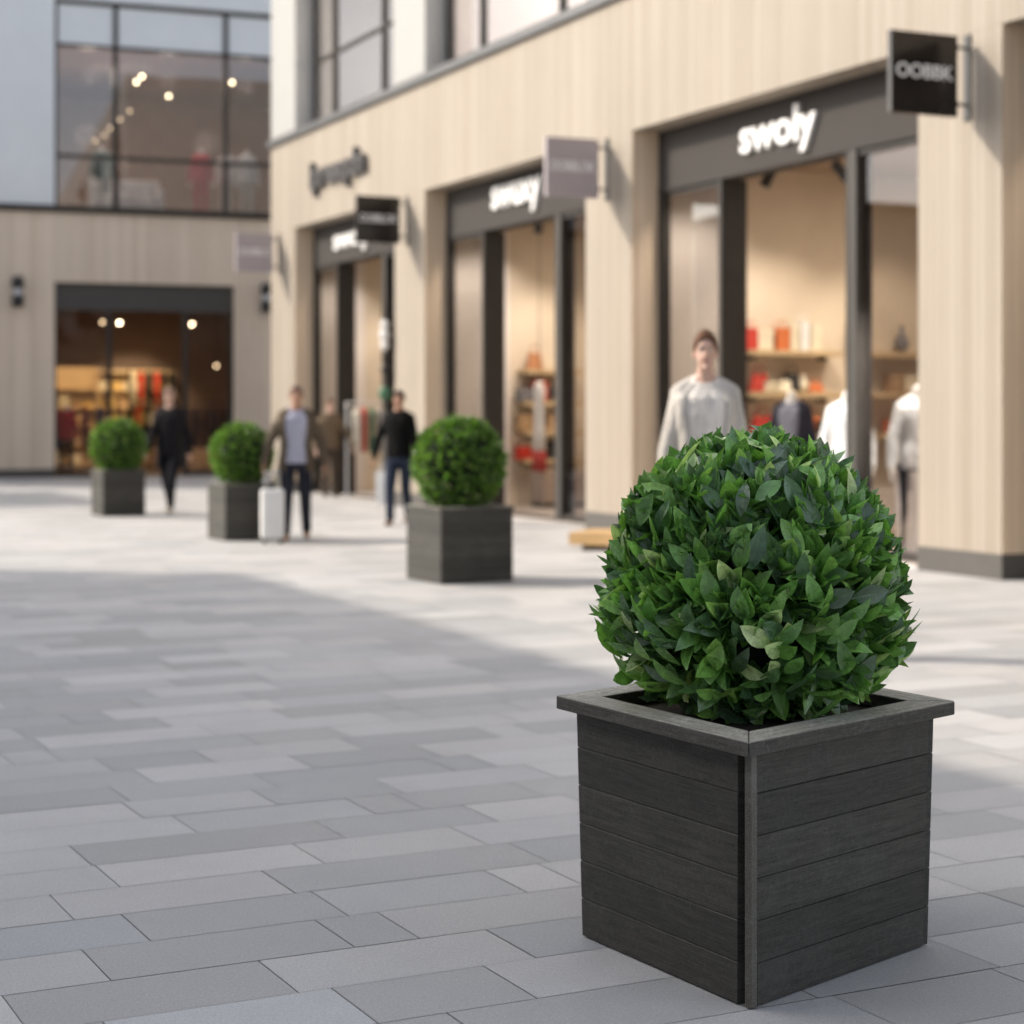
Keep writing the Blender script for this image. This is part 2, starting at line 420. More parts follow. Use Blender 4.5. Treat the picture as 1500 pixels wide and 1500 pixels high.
J.append(shopfront(14.5, 19.5, 'swoly', 1.80, .46, 1.25, 4.18))
t = text_part('lpreeqdn', 'wall_lettering', M['lettd'], rb, 2.72, .60, .09, (18.42, .05, 5.20), bold=.03); t.rotation_euler = (0, 0, PI)

def upper_window(a, b, mull):
    e = empty('upper_window', (0, 0, 0)); e.parent = rb
    f = MB()
    f.box(a+.003, a+.07, -.45, -.352, 6.523, 9.597); f.box(b-.12, b-.003, -.45, -.349, 6.523, 9.597)
    for u in mull: f.box(u-.035, u+.035, -.44, -.345, 6.523, 9.597)
    f.box(a+.07, b-.12, -.43, -.355, 7.75, 7.81); f.box(a+.07, b-.12, -.43, -.355, 6.523, 6.58); f.box(a+.07, b-.12, -.43, -.355, 9.53, 9.597)
    f.build('frame', M['frame'], e)
    p = MB(); p.box(a+.07, b-.12, -.402, -.392, 6.58, 9.53); p.build('pane', M['glass_up'], e)
upper_window(14.56, 19.5, [18.42, 15.97]); upper_window(7.905, 13.25, [11.95, 9.34]); upper_window(1.176, 6.69, [4.9, 3.0]); upper_window(-5.4, 0, [-1.8, -3.6])

# ------------------------------------------------------------------ left hand (end) building
B0 = Vector((-11.29, 41.4, 0)); BD = Vector((.935, .3547, 0)).normalized(); BN = Vector((-BD.y, BD.x, 0))
BZ = math.atan2(BD.y, BD.x)
def LB(v, s, z=0): return B0 + BD*v + BN*s + Vector((0, 0, z))
lb = empty('corner_building', B0, BZ, 'shaded end building with taupe boarded ground floor and grey panelled upper floor', 'building')
V0, V1 = -8.0, 13.0
m = MB(); m.box(V0, 1.18, 0, .3, .2, 5.92); m.box(5.23, V1, 0, .3, .2, 5.92); m.box(1.18, 5.23, 0, .3, 4.37, 5.92)
m.box(V0, V0+.3, .3, 16, .2, 5.92)
m.build('cladding', M['clad2'], lb)
m = MB(); m.box(V0, 1.18, -.02, .3, 0, .2); m.build('plinth', M['plinth'], lb)
m = MB(); m.box(5.23, V1, -.02, .3, 0, .2); m.build('plinth', M['plinth'], lb)
m = MB(); m.box(V0, V1, -.08, .3, 5.922, 6.07); m.build('sill_band', M['frame'], lb)
m = MB(); m.box(V0, 1.18, .0, .3, 6.072, 12.2); m.box(1.18, V1, .0, .3, 10.70, 12.2); m.box(V0, V0+.3, .302, 16, 5.93, 12.2)
m.box(V0, V1, 16, 16.3, 0, 12.2); m.box(V1, V1+.3, 0, 16.3, 0, 12.2); m.box(V0+.3, V1, .3, 16, 12.0, 12.18)
m.build('upper_panel', M['panel'], lb)
m = MB(); m.box(V0+.3, V1, 9.0, 9.1, 0, 4.4); m.box(.0, .1, .3, 9, 0, 4.4); m.box(7.2, 7.3, .3, 9, 0, 4.4); m.box(V0+.3, V1, .3, 9, 4.4, 4.5)
m.box(.1, 12.6, 14.4, 14.5, 5.5, 11); m.box(0, .1, .3, 14.4, 5.95, 11); m.box(11.6, 11.7, .3, 14.4, 5.95, 11); m.box(0, 12.6, .31, 14.4, 10.9, 11)
m.build('interior_wall', M['plaster_b'], lb)
m = MB(); m.box(V0+.3, V1, .05, 9.0, .0, .02); m.box(.1, 11.6, .31, 14.4, 5.95, 6.04); m.build('interior_floor', plain('brown_floor', (.25, .19, .15), .5, .1, 3), lb)
# shopfront of the end building
e = empty('shopfront'); e.parent = lb
m = MB()
m.box(1.183, 1.23, .10, .22, .02, 3.76); m.box(5.13, 5.227, .10, .22, .02, 3.76); m.box(2.35, 2.46, .08, .22, .02, 3.758); m.box(4.06, 4.17, .08, .22, .02, 3.758)
m.box(1.23, 2.35, .12, .2, .02, .12); m.box(4.17, 5.13, .12, .2, .02, .12)
m.build('frame', M['frame'], e)
m = MB(); m.box(1.183, 5.227, .10, .30, 3.76, 4.368); m.build('fascia', plain('charcoal_fascia', (.06, .055, .05), .6, .08, 3), e)
m = MB(); m.box(1.23, 2.35, .15, .162, .12, 3.76); m.build('pane', M['glass_l'], e)
m = MB(); m.box(4.17, 5.13, .15, .162, .12, 3.76); m.build('pane', M['glass_l'], e)
e = empty('upper_window'); e.parent = lb
m = MB()
m.box(1.183, 1.25, .05, .2, 6.073, 10.697)
for v in (2.534, 5.05, 7.6, 10.1): m.box(v-.05, v+.05, .05, .2, 6.073, 10.697)
for z in (9.68, 7.2): m.box(1.25, V1, .07, .18, z-.04, z+.04)
m.box(1.25, V1, .06, .19, 10.61, 10.697)
m.build('frame', M['frame'], e)
m = MB(); m.box(1.25, V1, .12, .132, 6.073, 10.61); m.build('pane', M['glass_e'], e)
m = MB(); m.box(1.25, V1, .10, .116, 9.72, 10.60); m.build('spandrel', M['panel'], e)

# ------------------------------------------------------------------ buildings out of frame on the left: they stand opposite and shade the plaza
def opposite(name, corner, length, depth, H, label, sgn=-1):
    """corner = far street corner; runs back towards the camera (sgn -1) or away (sgn 1)"""
    r_ = empty(name, corner, RZ, label, 'building')
    x0, x1 = (-length, 0) if sgn < 0 else (0, length)
    m = MB(); m.box(x0, x1, 0, depth, 0, H); m.build('wall', M['render'], r_)
    m = MB(); m.box(x0-.1, x1+.1, -.1, depth+.1, H, H+.25); m.build('roof', M['sill'], r_)
    x = x0 + 1.5
    while x + 3.2 < x1:
        for z0, z1 in ((.3, 3.4), (4.6, 7.0)):
            if z1 < H - .4:
                f = MB(); f.box(x, x+3.0, -.05, -.002, z0, z1); w_ = f.build('window', M['frame'], r_)
                for q in (0, 1):
                    p = MB(); p.box(x+.08+q*1.46, x+1.46+q*1.46, -.056, -.052, z0+.08, z1-.08); p.build('pane', plain('reflective_dark_glass', (.09, .10, .12), .05, .05, 2, 0), w_)
        x += 4.6
    return r_
opposite('rendered_building', Vector((-17.53, 19.98, 0)), 40, 9, 9.0, 'white rendered building with tall dark windows across the plaza')
opposite('pavilion', Vector((-16.4, 31.6, 0)), 5.2, 5, 6.0, 'low white pavilion at the far left of the plaza', 1)

# ------------------------------------------------------------------ blade signs
def blade_sign(u, name_mat, txt, label, lettmat, zc=4.385):
    e = empty('blade_sign', RB(u, 0, 0), RZ, label, 'sign', 'projecting square signs on the timber piers')
    h = .355
    b = MB(); b.box(-.03, .03, .135, .838, zc-h, zc+h); b.build('board', name_mat, e, bevel=.004)
    b = MB(); b.box(-.045, .045, 0.002, .02, zc-h-.02, zc+h+.02); b.build('wall_plate', M['black'], e)
    for dz in (.26, -.24):
        b = MB(); b.tube((0, .02, zc+dz), (0, .134, zc+dz), .013, seg=10); b.box(-.02, .02, .12, .1345, zc+dz-.03, zc+dz+.03); b.build('bracket', M['black'], e)
    t = text_part(txt, 'lettering', lettmat, e, .60, .125, .012, (-.036, .79, zc-.045), bold=.012)
    t.rotation_euler = (0, 0, -PI/2)
    return e
blade_sign(.46, M['blacksign'], 'OOBBK', 'large square black hanging sign nearest on the rightmost pier', M['lettw'])
blade_sign(7.32, M['lilac'], 'OOBBLOK', 'lilac grey square sign hanging beside the middle shop doorway', M['lettw'])
blade_sign(13.95, M['blacksign'], 'OOBBLOK', 'small black square sign beyond the lilac one, under dark wall lettering', M['lettw'])
blade_sign(20.42, M['lilac'], 'OOBBLO', 'farthest lilac grey square sign at the building corner', M['lettw'])

# ------------------------------------------------------------------ wall lamps on the end building
def wall_lamp(px, py, label):
    k = (px - 750)/F; v = (k*B0.y - B0.x)/(BD.x - k*BD.y); Y = B0.y + BD.y*v
    z = CAMZ + (HZ - py)/F*Y
    e = empty('wall_lamp', LB(v, 0, 0), BZ, label, 'wall lamp', 'up and down wall lamps on the end building')
    b = MB(); b.box(-.06, .06, -.03, -.002, z-.16, z+.16); b.build('back_plate', M['black'], e)
    b = MB(); b.lathe([(.10, z+.07), (.13, z+.10), (.13, z+.32), (.09, z+.335)], (0, -.17, 0)); b.lathe([(.09, z-.335), (.13, z-.32), (.13, z-.10), (.10, z-.07)], (0, -.17, 0))
    b.box(-.02, .02, -.10, -.03, z-.2, z+.2)
    b.build('housing', M['black'], e, True)
    b = MB(); b.lathe([(.085, z-.08), (.085, z+.08)], (0, -.17, 0)); b.build('diffuser', plain('frosted_glass', (.62, .64, .66), .3, .05, 4), e, True)
wall_lamp(25, 428, 'black cylinder wall lamp left of the end building shop door')
wall_lamp(388, 437, 'black cylinder wall lamp partly hidden by the timber building corner')

# ------------------------------------------------------------------ planters
def add_uv_boards(me, udir, horizontal=True):
    pass
def panel_with_boards(mb_uv, p0, p1, q0, q1, z0, z1, nb, out, thick, gap=.0014):
    """boards between bottom line p0-p1 and top line q0-q1 (2D); out = outward 2D normal"""
    bm, uvl = mb_uv
    out = Vector((out[0], out[1], 0))
    def P(t, f):                                         # t along, f height fraction
        a = Vector((*p0, 0)).lerp(Vector((*p1, 0)), t); b = Vector((*q0, 0)).lerp(Vector((*q1, 0)), t)
        c = a.lerp(b, f); c.z = z0 + (z1 - z0)*f; return c
    L = (Vector(p1) - Vector(p0)).length
    for i in range(nb):
        f0 = i/nb; f1 = (i+1)/nb - gap/(z1 - z0)
        bev = .0018
        zf = bev/(z1-z0)
        prof = [(f0, 0), (f0 + zf, bev), (f1 - zf, bev), (f1, 0)]
        rows = []
        inner = []
        for f, o in prof:
            off = out*(o - .0005*i)
            rows.append([bm.verts.new(P(0, f) + off), bm.verts.new(P(1, f) + off)])
        for f in (f0, f1):
            inner.append([bm.verts.new(P(0, f) - out*thick), bm.verts.new(P(1, f) - out*thick)])
        seq = [inner[0]] + rows + [inner[1]]
        vv = [0.0, .05, .1, .9, .95, .99]
        def face(vs, uvs):
            fc = bm.faces.new(vs)
            for lp, uv in zip(fc.loops, uvs): lp[uvl].uv = uv
        for j in range(len(seq)-1):
            a, b = seq[j], seq[j+1]
            face([a[0], a[1], b[1], b[0]], [(0, i+vv[j]), (L, i+vv[j]), (L, i+vv[j+1]), (0, i+vv[j+1])])
        face([s[0] for s in seq[::-1]], [(0, i+vv[5-j]) for j in range(6)])
        face([s[1] for s in seq], [(L+.02, i+vv[j]) for j in range(6)])
        face([seq[-1][0], seq[-1][1], seq[0][1], seq[0][0]], [(0, i+.9), (L, i+.9), (L, i+.1), (0, i+.1)])

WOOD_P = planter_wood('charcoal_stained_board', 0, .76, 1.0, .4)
WOOD_R = planter_wood('weathered_toplit_rim', 0, 5.0, .20, .8)
def offset_poly(pts, d):
    n = len(pts); res = []
    for i in range(n):
        p = Vector(pts[i]); a = (p - Vector(pts[i-1])).normalized(); b = (Vector(pts[(i+1) % n]) - p).normalized()
        na = Vector((a.y, -a.x)); nb = Vector((b.y, -b.x))
        bis = (na + nb).normalized(); res.append(tuple(p + bis*(d/bis.dot(na))))
    return res
def planter(base, top, H, loc, label, notch=True, overhang=.044, rimw=.10, rimt=.036, group=None, nb=6):
    """base/top: four 2D corners counter-clockwise, index 0 = corner nearest the camera"""
    e = empty('square_planter', loc, 0, label, 'planter', group)
    hb = H - rimt
    for i in range(4):
        p0, p1 = Vector(base[i]), Vector(base[(i+1) % 4]); q0, q1 = Vector(top[i]), Vector(top[(i+1) % 4])
        d = (p1 - p0).normalized(); out = Vector((d.y, -d.x))
        g0, g1 = (.030, .0) if i == 0 else ((.0, .044) if i == 3 else (0.0, 0.0))
        if not notch: g0 = g1 = 0
        g0 += .001; g1 += .023 if i != 3 else 0
        bm = bmesh.new(); uvl = bm.loops.layers.uv.new('UVMap')
        panel_with_boards((bm, uvl), p0 + d*g0, p1 - d*g1, q0 + d*g0, q1 - d*g1, .004, hb, nb, out, .022)
        bmesh.ops.recalc_face_normals(bm, faces=bm.faces)
        me = bpy.data.meshes.new('side_panel'); bm.to_mesh(me); bm.free(); me.materials.append(WOOD_P)
        o = bpy.data.objects.new('side_panel', me); C.objects.link(o); o.parent = e
        if notch and i == 0:
            # upright trim strip closing the right hand panel at the near corner
            t = MB()
            def pt(P, Q, x, y): return (P + d*x + out*y), (Q + d*x + out*y)
            c = [pt(p0, q0, x, y) for x, y in ((.004, -.016), (.027, -.016), (.027, .0045), (.004, .0045))]
            t.prism([a for a, b in c], .003, hb, [b for a, b in c]); tr = t.build('corner_trim', planter_wood('corner_trim_wood', 0, 1.9), e, bevel=.002)
    if notch:
        # corner post set back in the open corner, blackened for the gap's shade
        pin = offset_poly(base, -.03); qin = offset_poly(top, -.03)
        dp = (Vector(base[1]) - Vector(base[0])).normalized(); dl = (Vector(base[3]) - Vector(base[0])).normalized()
        def quad(P): P = Vector(P); return [P, P + dp*.05, P + dp*.05 + dl*.07, P + dl*.07]
        t = MB(); t.prism(quad(pin[0]), .002, hb-.001, quad(qin[0])); t.build('corner_post', M['black'], e)
    o2 = offset_poly(top, overhang); i2 = offset_poly(top, overhang - rimw)
    # rim: four mitred boards in one mesh, with a hair line at each mitre
    bm = bmesh.new(); uvl = bm.loops.layers.uv.new('UVMap')
    for i in range(4):
        j = (i+1) % 4
        a, b, c, dd = Vector(o2[i]), Vector(o2[j]), Vector(i2[j]), Vector(i2[i])
        d = (b - a).normalized()*.0012; L = (b-a).length
        q = [a + d, b - d, c - d, dd + d]
        if i % 2: z1 = H + .0008
        else: z1 = H
        lo = [bm.verts.new((p.x, p.y, hb)) for p in q]; hi = [bm.verts.new((p.x, p.y, z1)) for p in q]
        def face(vs, uvs):
            fc = bm.faces.new(vs)
            for lp, uv in zip(fc.loops, uvs): lp[uvl].uv = uv
        K = i*3
        face(hi, [(0, K+.1), (L, K+.1), (L-.12, K+.95), (.12, K+.95)])
        face(lo[::-1], [(0, K+.1)]*4)
        for x in range(4):
            y = (x+1) % 4
            face([lo[x], lo[y], hi[y], hi[x]], [(0, K+1.1), (L, K+1.1), (L, K+1.4), (0, K+1.4)] if x in (0, 2) else [(0, K+1.1), (.1, K+1.1), (.1, K+1.4), (0, K+1.4)])
    bmesh.ops.recalc_face_normals(bm, faces=bm.faces)
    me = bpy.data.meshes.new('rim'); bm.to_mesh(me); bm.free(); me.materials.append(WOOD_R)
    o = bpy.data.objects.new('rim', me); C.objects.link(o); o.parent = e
    bv = o.modifiers.new('bevel', 'BEVEL'); bv.width = .003; bv.segments = 2
    s_ = offset_poly(top, -.03); t = MB(); t.prism(s_, hb-.14, hb-.006); t.build('soil', M['soil'], e)
    return e

A = Vector((.568, 4.4995)); Lc = Vector((.194, 5.134)); Rc = Vector((1.116, 5.048)); Bk = Lc + Rc - A
cen = (Lc + Rc)/2
base = [A - cen, Rc - cen, Bk - cen, Lc - cen]
topq = [p*1.04 for p in base]
base = [tuple(p) for p in base]; topq = [tuple(p) for p in topq]
main_planter = planter(base, topq, .658, (cen.x, cen.y, 0), 'large charcoal timber planter in the shaded foreground with broad mitred rim', True)
main_planter['group'] = 'square planters holding round bushes'

TH = R(28)
fd = Vector((math.cos(TH), math.sin(TH))); ld = Vector((-math.sin(TH), math.cos(TH)))
def small_planter(px, py, a, label):
    c = ground_at(px, py); cc = Vector((c.x, c.y)) + (fd + ld)*(a/2)
    q = [-(fd + ld)*(a/2), (fd - ld)*(a/2), (fd + ld)*(a/2), (ld - fd)*(a/2)]
    q2 = [p*1.0 for p in q]
    planter([tuple(p) for p in q], [tuple(p) for p in q2], .64, (cc.x, cc.y, 0), label, False, .012, .07, .03, 'square planters holding round bushes')
    return cc
c4 = small_planter(646, 856.5, .68, 'dark timber planter in the sun, just left behind the large one')
c2 = small_planter(330, 793, .60, 'dark timber planter beside the man in the brown blazer')
c1 = small_planter(151, 757, .60, 'farthest dark timber planter, in front of the end building shop')

# ------------------------------------------------------------------ bushes
def leaf_strip(bm, col, uvl, P, X, Y, Z, L, W, curl, fold, tone, nseg=5, twist=0.0):
    """leaf from P along Y, width X, upper side Z"""
    prof = [.14, .60, .90, 1.0, .86, .54, 0.0] if nseg == 6 else [0.14, .74, 1.0, .90, .52, 0.0] if nseg == 5 else [0.15, 1.0, .75, 0.0]
    rows = []
    for i in range(nseg+1):
        t = i/nseg; w = prof[i]*W/2
        a = curl*t*t
        c = P + Y*(L*t*(1 - .25*abs(a))) + Z*(L*a*.6)
        ct, st = math.cos(twist*t), math.sin(twist*t)
        Xt = X*ct + Z*st; Zt = Z*ct - X*st
        if i == nseg: rows.append([bm.verts.new(c)])
        else:
            lift = fold*w
            rows.append([bm.verts.new(c - Xt*w + Zt*lift), bm.verts.new(c), bm.verts.new(c + Xt*w + Zt*lift)])
    def F_(vs, uvs):
        f = bm.faces.new(vs); f.smooth = True
        for lp, uv in zip(f.loops, uvs): lp[col] = tone; lp[uvl].uv = uv
    for i in range(nseg):
        a, b = rows[i], rows[i+1]; t0, t1 = i/nseg, (i+1)/nseg
        if len(b) == 3:
            F_([a[0], a[1], b[1], b[0]], [(0, t0), (.5, t0), (.5, t1), (0, t1)])
            F_([a[1], a[2], b[2], b[1]], [(.5, t0), (1, t0), (1, t1), (.5, t1)])
        else:
            F_([a[0], a[1], b[0]], [(0, t0), (.5, t0), (.5, t1)])
            F_([a[1], a[2], b[0]], [(.5, t0), (1, t0), (.5, t1)])

def bush(R0, sprigs, per, leafL, leafW, tones, seed, upb, nseg=5, jitter=.05, squash=1.0, spread=(.45, 1.15), belly=0.0, clip=None, skin=0):
    rng = random.Random(seed)
    bm = bmesh.new(); col = bm.loops.layers.float_color.new('tone'); uvl = bm.loops.layers.uv.new('UVMap')
    up = Vector((0, 0, 1)); ga = PI*(3 - math.sqrt(5))
    for i in range(sprigs):
        z = 1 - 2*(i + .5)/sprigs; r = math.sqrt(1 - z*z); th = i*ga
        n = Vector((r*math.cos(th), r*math.sin(th), z)) + Vector((rng.gauss(0, .09), rng.gauss(0, .09), rng.gauss(0, .09))); n.normalize()
        lump = 1 + .05*mnoise.noise(n*2.6 + Vector((seed, 0, 0)))
        rad = R0*lump*(1 + rng.uniform(-jitter, jitter)) - leafL*.62
        ax = (n + up*upb*rng.uniform(.3, 1.2)*(1 if n.z > -.55 else .3) + Vector((rng.gauss(0, .2), rng.gauss(0, .2), rng.gauss(0, .2)))).normalized()
        base_ = n*rad; base_.z *= squash
        if n.z < 0: base_.x *= 1 + belly*math.sin(PI*-n.z)*1.6; base_.y *= 1 + belly*math.sin(PI*-n.z)*1.6
        x = ax.orthogonal().normalized(); y = ax.cross(x); ph = rng.random()*6.28
        ts = rng.random()
        for k in range(per):
            a = ph + k*2.4; tilt = rng.uniform(*spread)*(0.35 + .65*k/per)
            rdir = x*math.cos(a) + y*math.sin(a)
            Y = (ax*math.cos(tilt) + rdir*math.sin(tilt)).normalized()
            Z = (ax*math.sin(tilt) - rdir*math.cos(tilt)).normalized(); Xv = Y.cross(Z)
            roll = rng.gauss(0, .5); X2 = Xv*math.cos(roll) + Z*math.sin(roll); Z2 = Z*math.cos(roll) - Xv*math.sin(roll)
            L = leafL*rng.uniform(.6, 1.2); W = leafW*rng.uniform(.7, 1.3)
            p = base_ + ax*(leafL*.25*(1 - k/per)) - n*leafL*.25*(k/per)
            q = rng.random()*.65 + ts*.35
            lo = tones[min(int(q*len(tones)), len(tones)-1)]
            j = rng.uniform(.6, 1.25); tone = (lo[0]*j, lo[1]*j, lo[2]*j, 1)
            tip = p + Y*L; rr = math.sqrt(tip.x**2 + tip.y**2 + (tip.z/squash)**2)
            lim = clip*(1 + rng.uniform(-.06, .035))*(1 + (belly*1.6*math.sin(PI*min(1, -tip.z/rr)) if tip.z < 0 else 0)) if clip else 9
            if rr > lim: p = p - tip.normalized()*(rr - lim)
            leaf_strip(bm, col, uvl, p, X2, Y, Z2, L, W, rng.uniform(-.6, .45), rng.uniform(.15, .75), tone, nseg, rng.gauss(0, .35))
    # outer skin: whole leaves lying close to the clipped surface
    for i in range(skin):
        z = rng.uniform(-.95, 1); th = rng.random()*2*PI; r = math.sqrt(1 - z*z)
        n = Vector((r*math.cos(th), r*math.sin(th), z))
        t1 = (up - n*n.z); t1 = t1.normalized() if t1.length > .1 else Vector((1, 0, 0)); t2 = n.cross(t1)
        a = rng.gauss(0, .75); Y = (t1*math.cos(a) + t2*math.sin(a) + n*rng.uniform(.3, 1.25)).normalized()
        Z = (n - Y*n.dot(Y)).normalized(); Z = (Z + t2*rng.gauss(0, .35)).normalized(); Z = (Z - Y*Z.dot(Y)).normalized(); Xv = Y.cross(Z)
        L = leafL*rng.uniform(.6, 1.0); W = leafW*rng.uniform(.65, 1.0)
        d_ = (clip or R0)*(1 + (belly*1.6*math.sin(PI*-n.z) if n.z < 0 else 0)) - L*.42*max(Y.dot(n), .2) - rng.uniform(.015, .05)
        lo = tones[rng.randrange(len(tones))]; j = rng.uniform(.85, 1.3); tone = (lo[0]*j, lo[1]*j, lo[2]*j, 1)
        leaf_strip(bm, col, uvl, n*d_ - Y*L*.35, Xv, Y, Z, L, W, rng.uniform(-.5, .1), rng.uniform(.1, .6), tone, nseg, rng.gauss(0, .4))
    me = bpy.data.meshes.new('foliage'); bm.to_mesh(me); bm.free()
    return me

def put_bush(name, me, mat, R0, loc, label, rz=0, scale=1, zbase=-.5, squash=1.0):
    e = empty(name, loc, rz, label, 'bush', 'round clipped bushes in planters'); e.scale = (scale,)*3
    if not me.materials: me.materials.append(mat)
    o = bpy.data.objects.new('foliage', me); C.objects.link(o); o.parent = e
    b = MB()
    rng = random.Random(3)
    b.tube((0, 0, zbase), (0, 0, .02), .022, .016, 10)
    for k in range(46):
        d = Vector((rng.gauss(0, 1), rng.gauss(0, 1), rng.gauss(.3, 1))).normalized()
        s0 = Vector((0, 0, rng.uniform(-.2, .02))); b.tube(s0, d*R0*.72, .006, .003, 6)
    b.build('stem', plain('bark', (.09, .06, .04), .9, .3, 20, .8), e)
    # dark rough ball filling the bush behind the leaves
    inner = bmesh.new(); bmesh.ops.create_icosphere(inner, subdivisions=5, radius=R0*.74)
    for v in inner.verts:
        k = mnoise.noise(v.co*26)*.05 + mnoise.noise(v.co*70)*.025; v.co = v.co*(1 + k/1.0); v.co.z *= squash
    mi = bpy.data.meshes.new('inner_core'); inner.to_mesh(mi); inner.free()
    mi.materials.append(plain('dark_inner_core', (.008, .016, .006), .95, .5, 40, 1.0))
    oi = bpy.data.objects.new('inner_core', mi); C.objects.link(oi); oi.parent = e
    return e
big_tones = [(c[0]*1.75+.012, c[1]*1.6, c[2]*1.65) for c in [(.036, .095, .050), (.048, .12, .048), (.06, .155, .045), (.075, .19, .048), (.095, .23, .052), (.12, .27, .06), (.09, .22, .05), (.14, .31, .065), (.05, .12, .05), (.20, .36, .10), (.32, .44, .20), (.04, .09, .045)]]  # palest tones put gloss highlights into the colour of some leaves
RB_ = .375
big = bush(RB_, 320, 9, .146, .054, big_tones, 8, .85, nseg=6, jitter=.035, spread=(.3, 1.3), belly=.085, clip=.42, skin=600)
put_bush('topiary_bush', big, leaf_mat('laurel_leaf', .22, .18, .95), RB_, (cen.x, cen.y, .986), 'large glossy laurel ball with pointed dark green leaves in the foreground', zbase=-.42)
sm_tones = [(c[0]*1.35, c[1]*1.3, c[2]*1.3) for c in [(.04, .085, .018), (.055, .115, .022), (.07, .145, .026), (.09, .18, .032), (.12, .21, .045), (.15, .24, .06), (.06, .12, .03), (.36, .42, .22)]]  # last pale tone paints sunlit flecks onto a few leaves
smb = bush(.395, 760, 7, .060, .031, sm_tones, 9, .4, 3, .05)
lm = leaf_mat('boxwood_leaf', .28, .35, .8)
put_bush('topiary_bush', smb, lm, .40, (c4.x, c4.y, 1.0), 'sunlit boxwood ball with tiny leaves directly left behind the laurel', zbase=-.45)
put_bush('topiary_bush', smb, lm, .40, (c2.x, c2.y, .965), 'sunlit boxwood ball left of the man in the brown blazer', 1.3, .90, zbase=-.45)
put_bush('topiary_bush', smb, lm, .40, (c1.x, c1.y, .965), 'farthest boxwood ball, before the end building shop', 2.4, .98, zbase=-.45)

# ------------------------------------------------------------------ low timber bench platform
bp = ground_at(833, 806)
e = empty('low_bench', (bp.x, bp.y, 0), R(-24), 'low honey coloured timber bench platform behind the large bush', 'bench')
b = MB()
for k in range(7): b.box(.0, 1.9, .02+k*.095, .02+k*.095+.088, .15, .19)
b.build('slat_top', M['wood'], e, bevel=.004)
b = MB(); b.box(.0, 1.9, .0, .018, .06, .188); b.box(.0, 1.9, .685, .70, .06, .188); b.box(.0, .02, .019, .684, .06, .149); b.box(1.88, 1.9, .019, .684, .06, .149); b.build('apron', M['wood'], e)
for x in (.12, 1.7):
    b = MB(); b.box(x, x+.08, .08, .6, 0, .148); b.build('leg', M['frame'], e)

# ------------------------------------------------------------------ people
def ring_(c, rx, ry, n=20, p=2.3):
    out = []
    for k in range(n):
        a = 2*PI*k/n; cx, sy = math.cos(a), math.sin(a)
        out.append(Vector((c[0] + rx*math.copysign(abs(cx)**(2/p), cx), c[1] + ry*math.copysign(abs(sy)**(2/p), sy), c[2])))
    return out
def remeshed(mb, name, mat, parent, voxel, smooth_it=4, disp=0.0):
    bmesh.ops.recalc_face_normals(mb.bm, faces=mb.bm.faces)
    me = bpy.data.meshes.new(name); mb.bm.to_mesh(me); mb.bm.free()
    t = bpy.data.objects.new(name, me); C.objects.link(t)
    r_ = t.modifiers.new('r', 'REMESH'); r_.mode = 'VOXEL'; r_.voxel_size = voxel; r_.use_smooth_shade = True
    s_ = t.modifiers.new('s', 'SMOOTH'); s_.iterations = smooth_it; s_.factor = .5
    dg = bpy.context.evaluated_depsgraph_get()
    m2 = bpy.data.meshes.new_from_object(t.evaluated_get(dg)); bpy.data.objects.remove(t)
    m2.name = name; m2.materials.clear(); m2.materials.append(mat)
    for p in m2.polygons: p.use_smooth = True
    o = bpy.data.objects.new(name, m2); C.objects.link(o); o.parent = parent
    return o
TORSO = [(.84, .150, .110), (.92, .172, .122), (1.00, .160, .115), (1.10, .146, .104), (1.22, .156, .112), (1.34, .178, .120), (1.43, .178, .108), (1.485, .120, .080), (1.52, .062, .060)]
def hand(mb, w, d, side, hs=1.0):
    """w wrist, d direction of the forearm; relaxed, slightly curled fingers"""
    d = Vector(d).normalized(); w = Vector(w)
    fwd = Vector((0, -1, 0)); ac = d.cross(Vector((side, 0, 0))).normalized()   # across the knuckles
    if ac.dot(fwd) < 0: ac = -ac
    pn = Vector((-side, 0, 0))
    Mx = Matrix((pn, ac, d)).transposed()
    mb.ell(w + d*.055, .016, .040, .052, 12, 8, Mx)
    for i, (L, o) in enumerate(((.070, .030), (.080, .011), (.074, -.010), (.058, -.030))):
        k = w + d*.095 + ac*o; m1 = k + (d + pn*.25).normalized()*L*.5; e1 = m1 + (d + pn*1.1).normalized()*L*.5
        mb.path([w + d*.06 + ac*o*.8, k, m1, e1], [.010, .0092, .0085, .0072], 8)
    mb.path([w + d*.02 + ac*.022, w + d*.05 + ac*.050 + pn*.012, w + d*.085 + ac*.056 + pn*.03], [.013, .0105, .0085], 8)

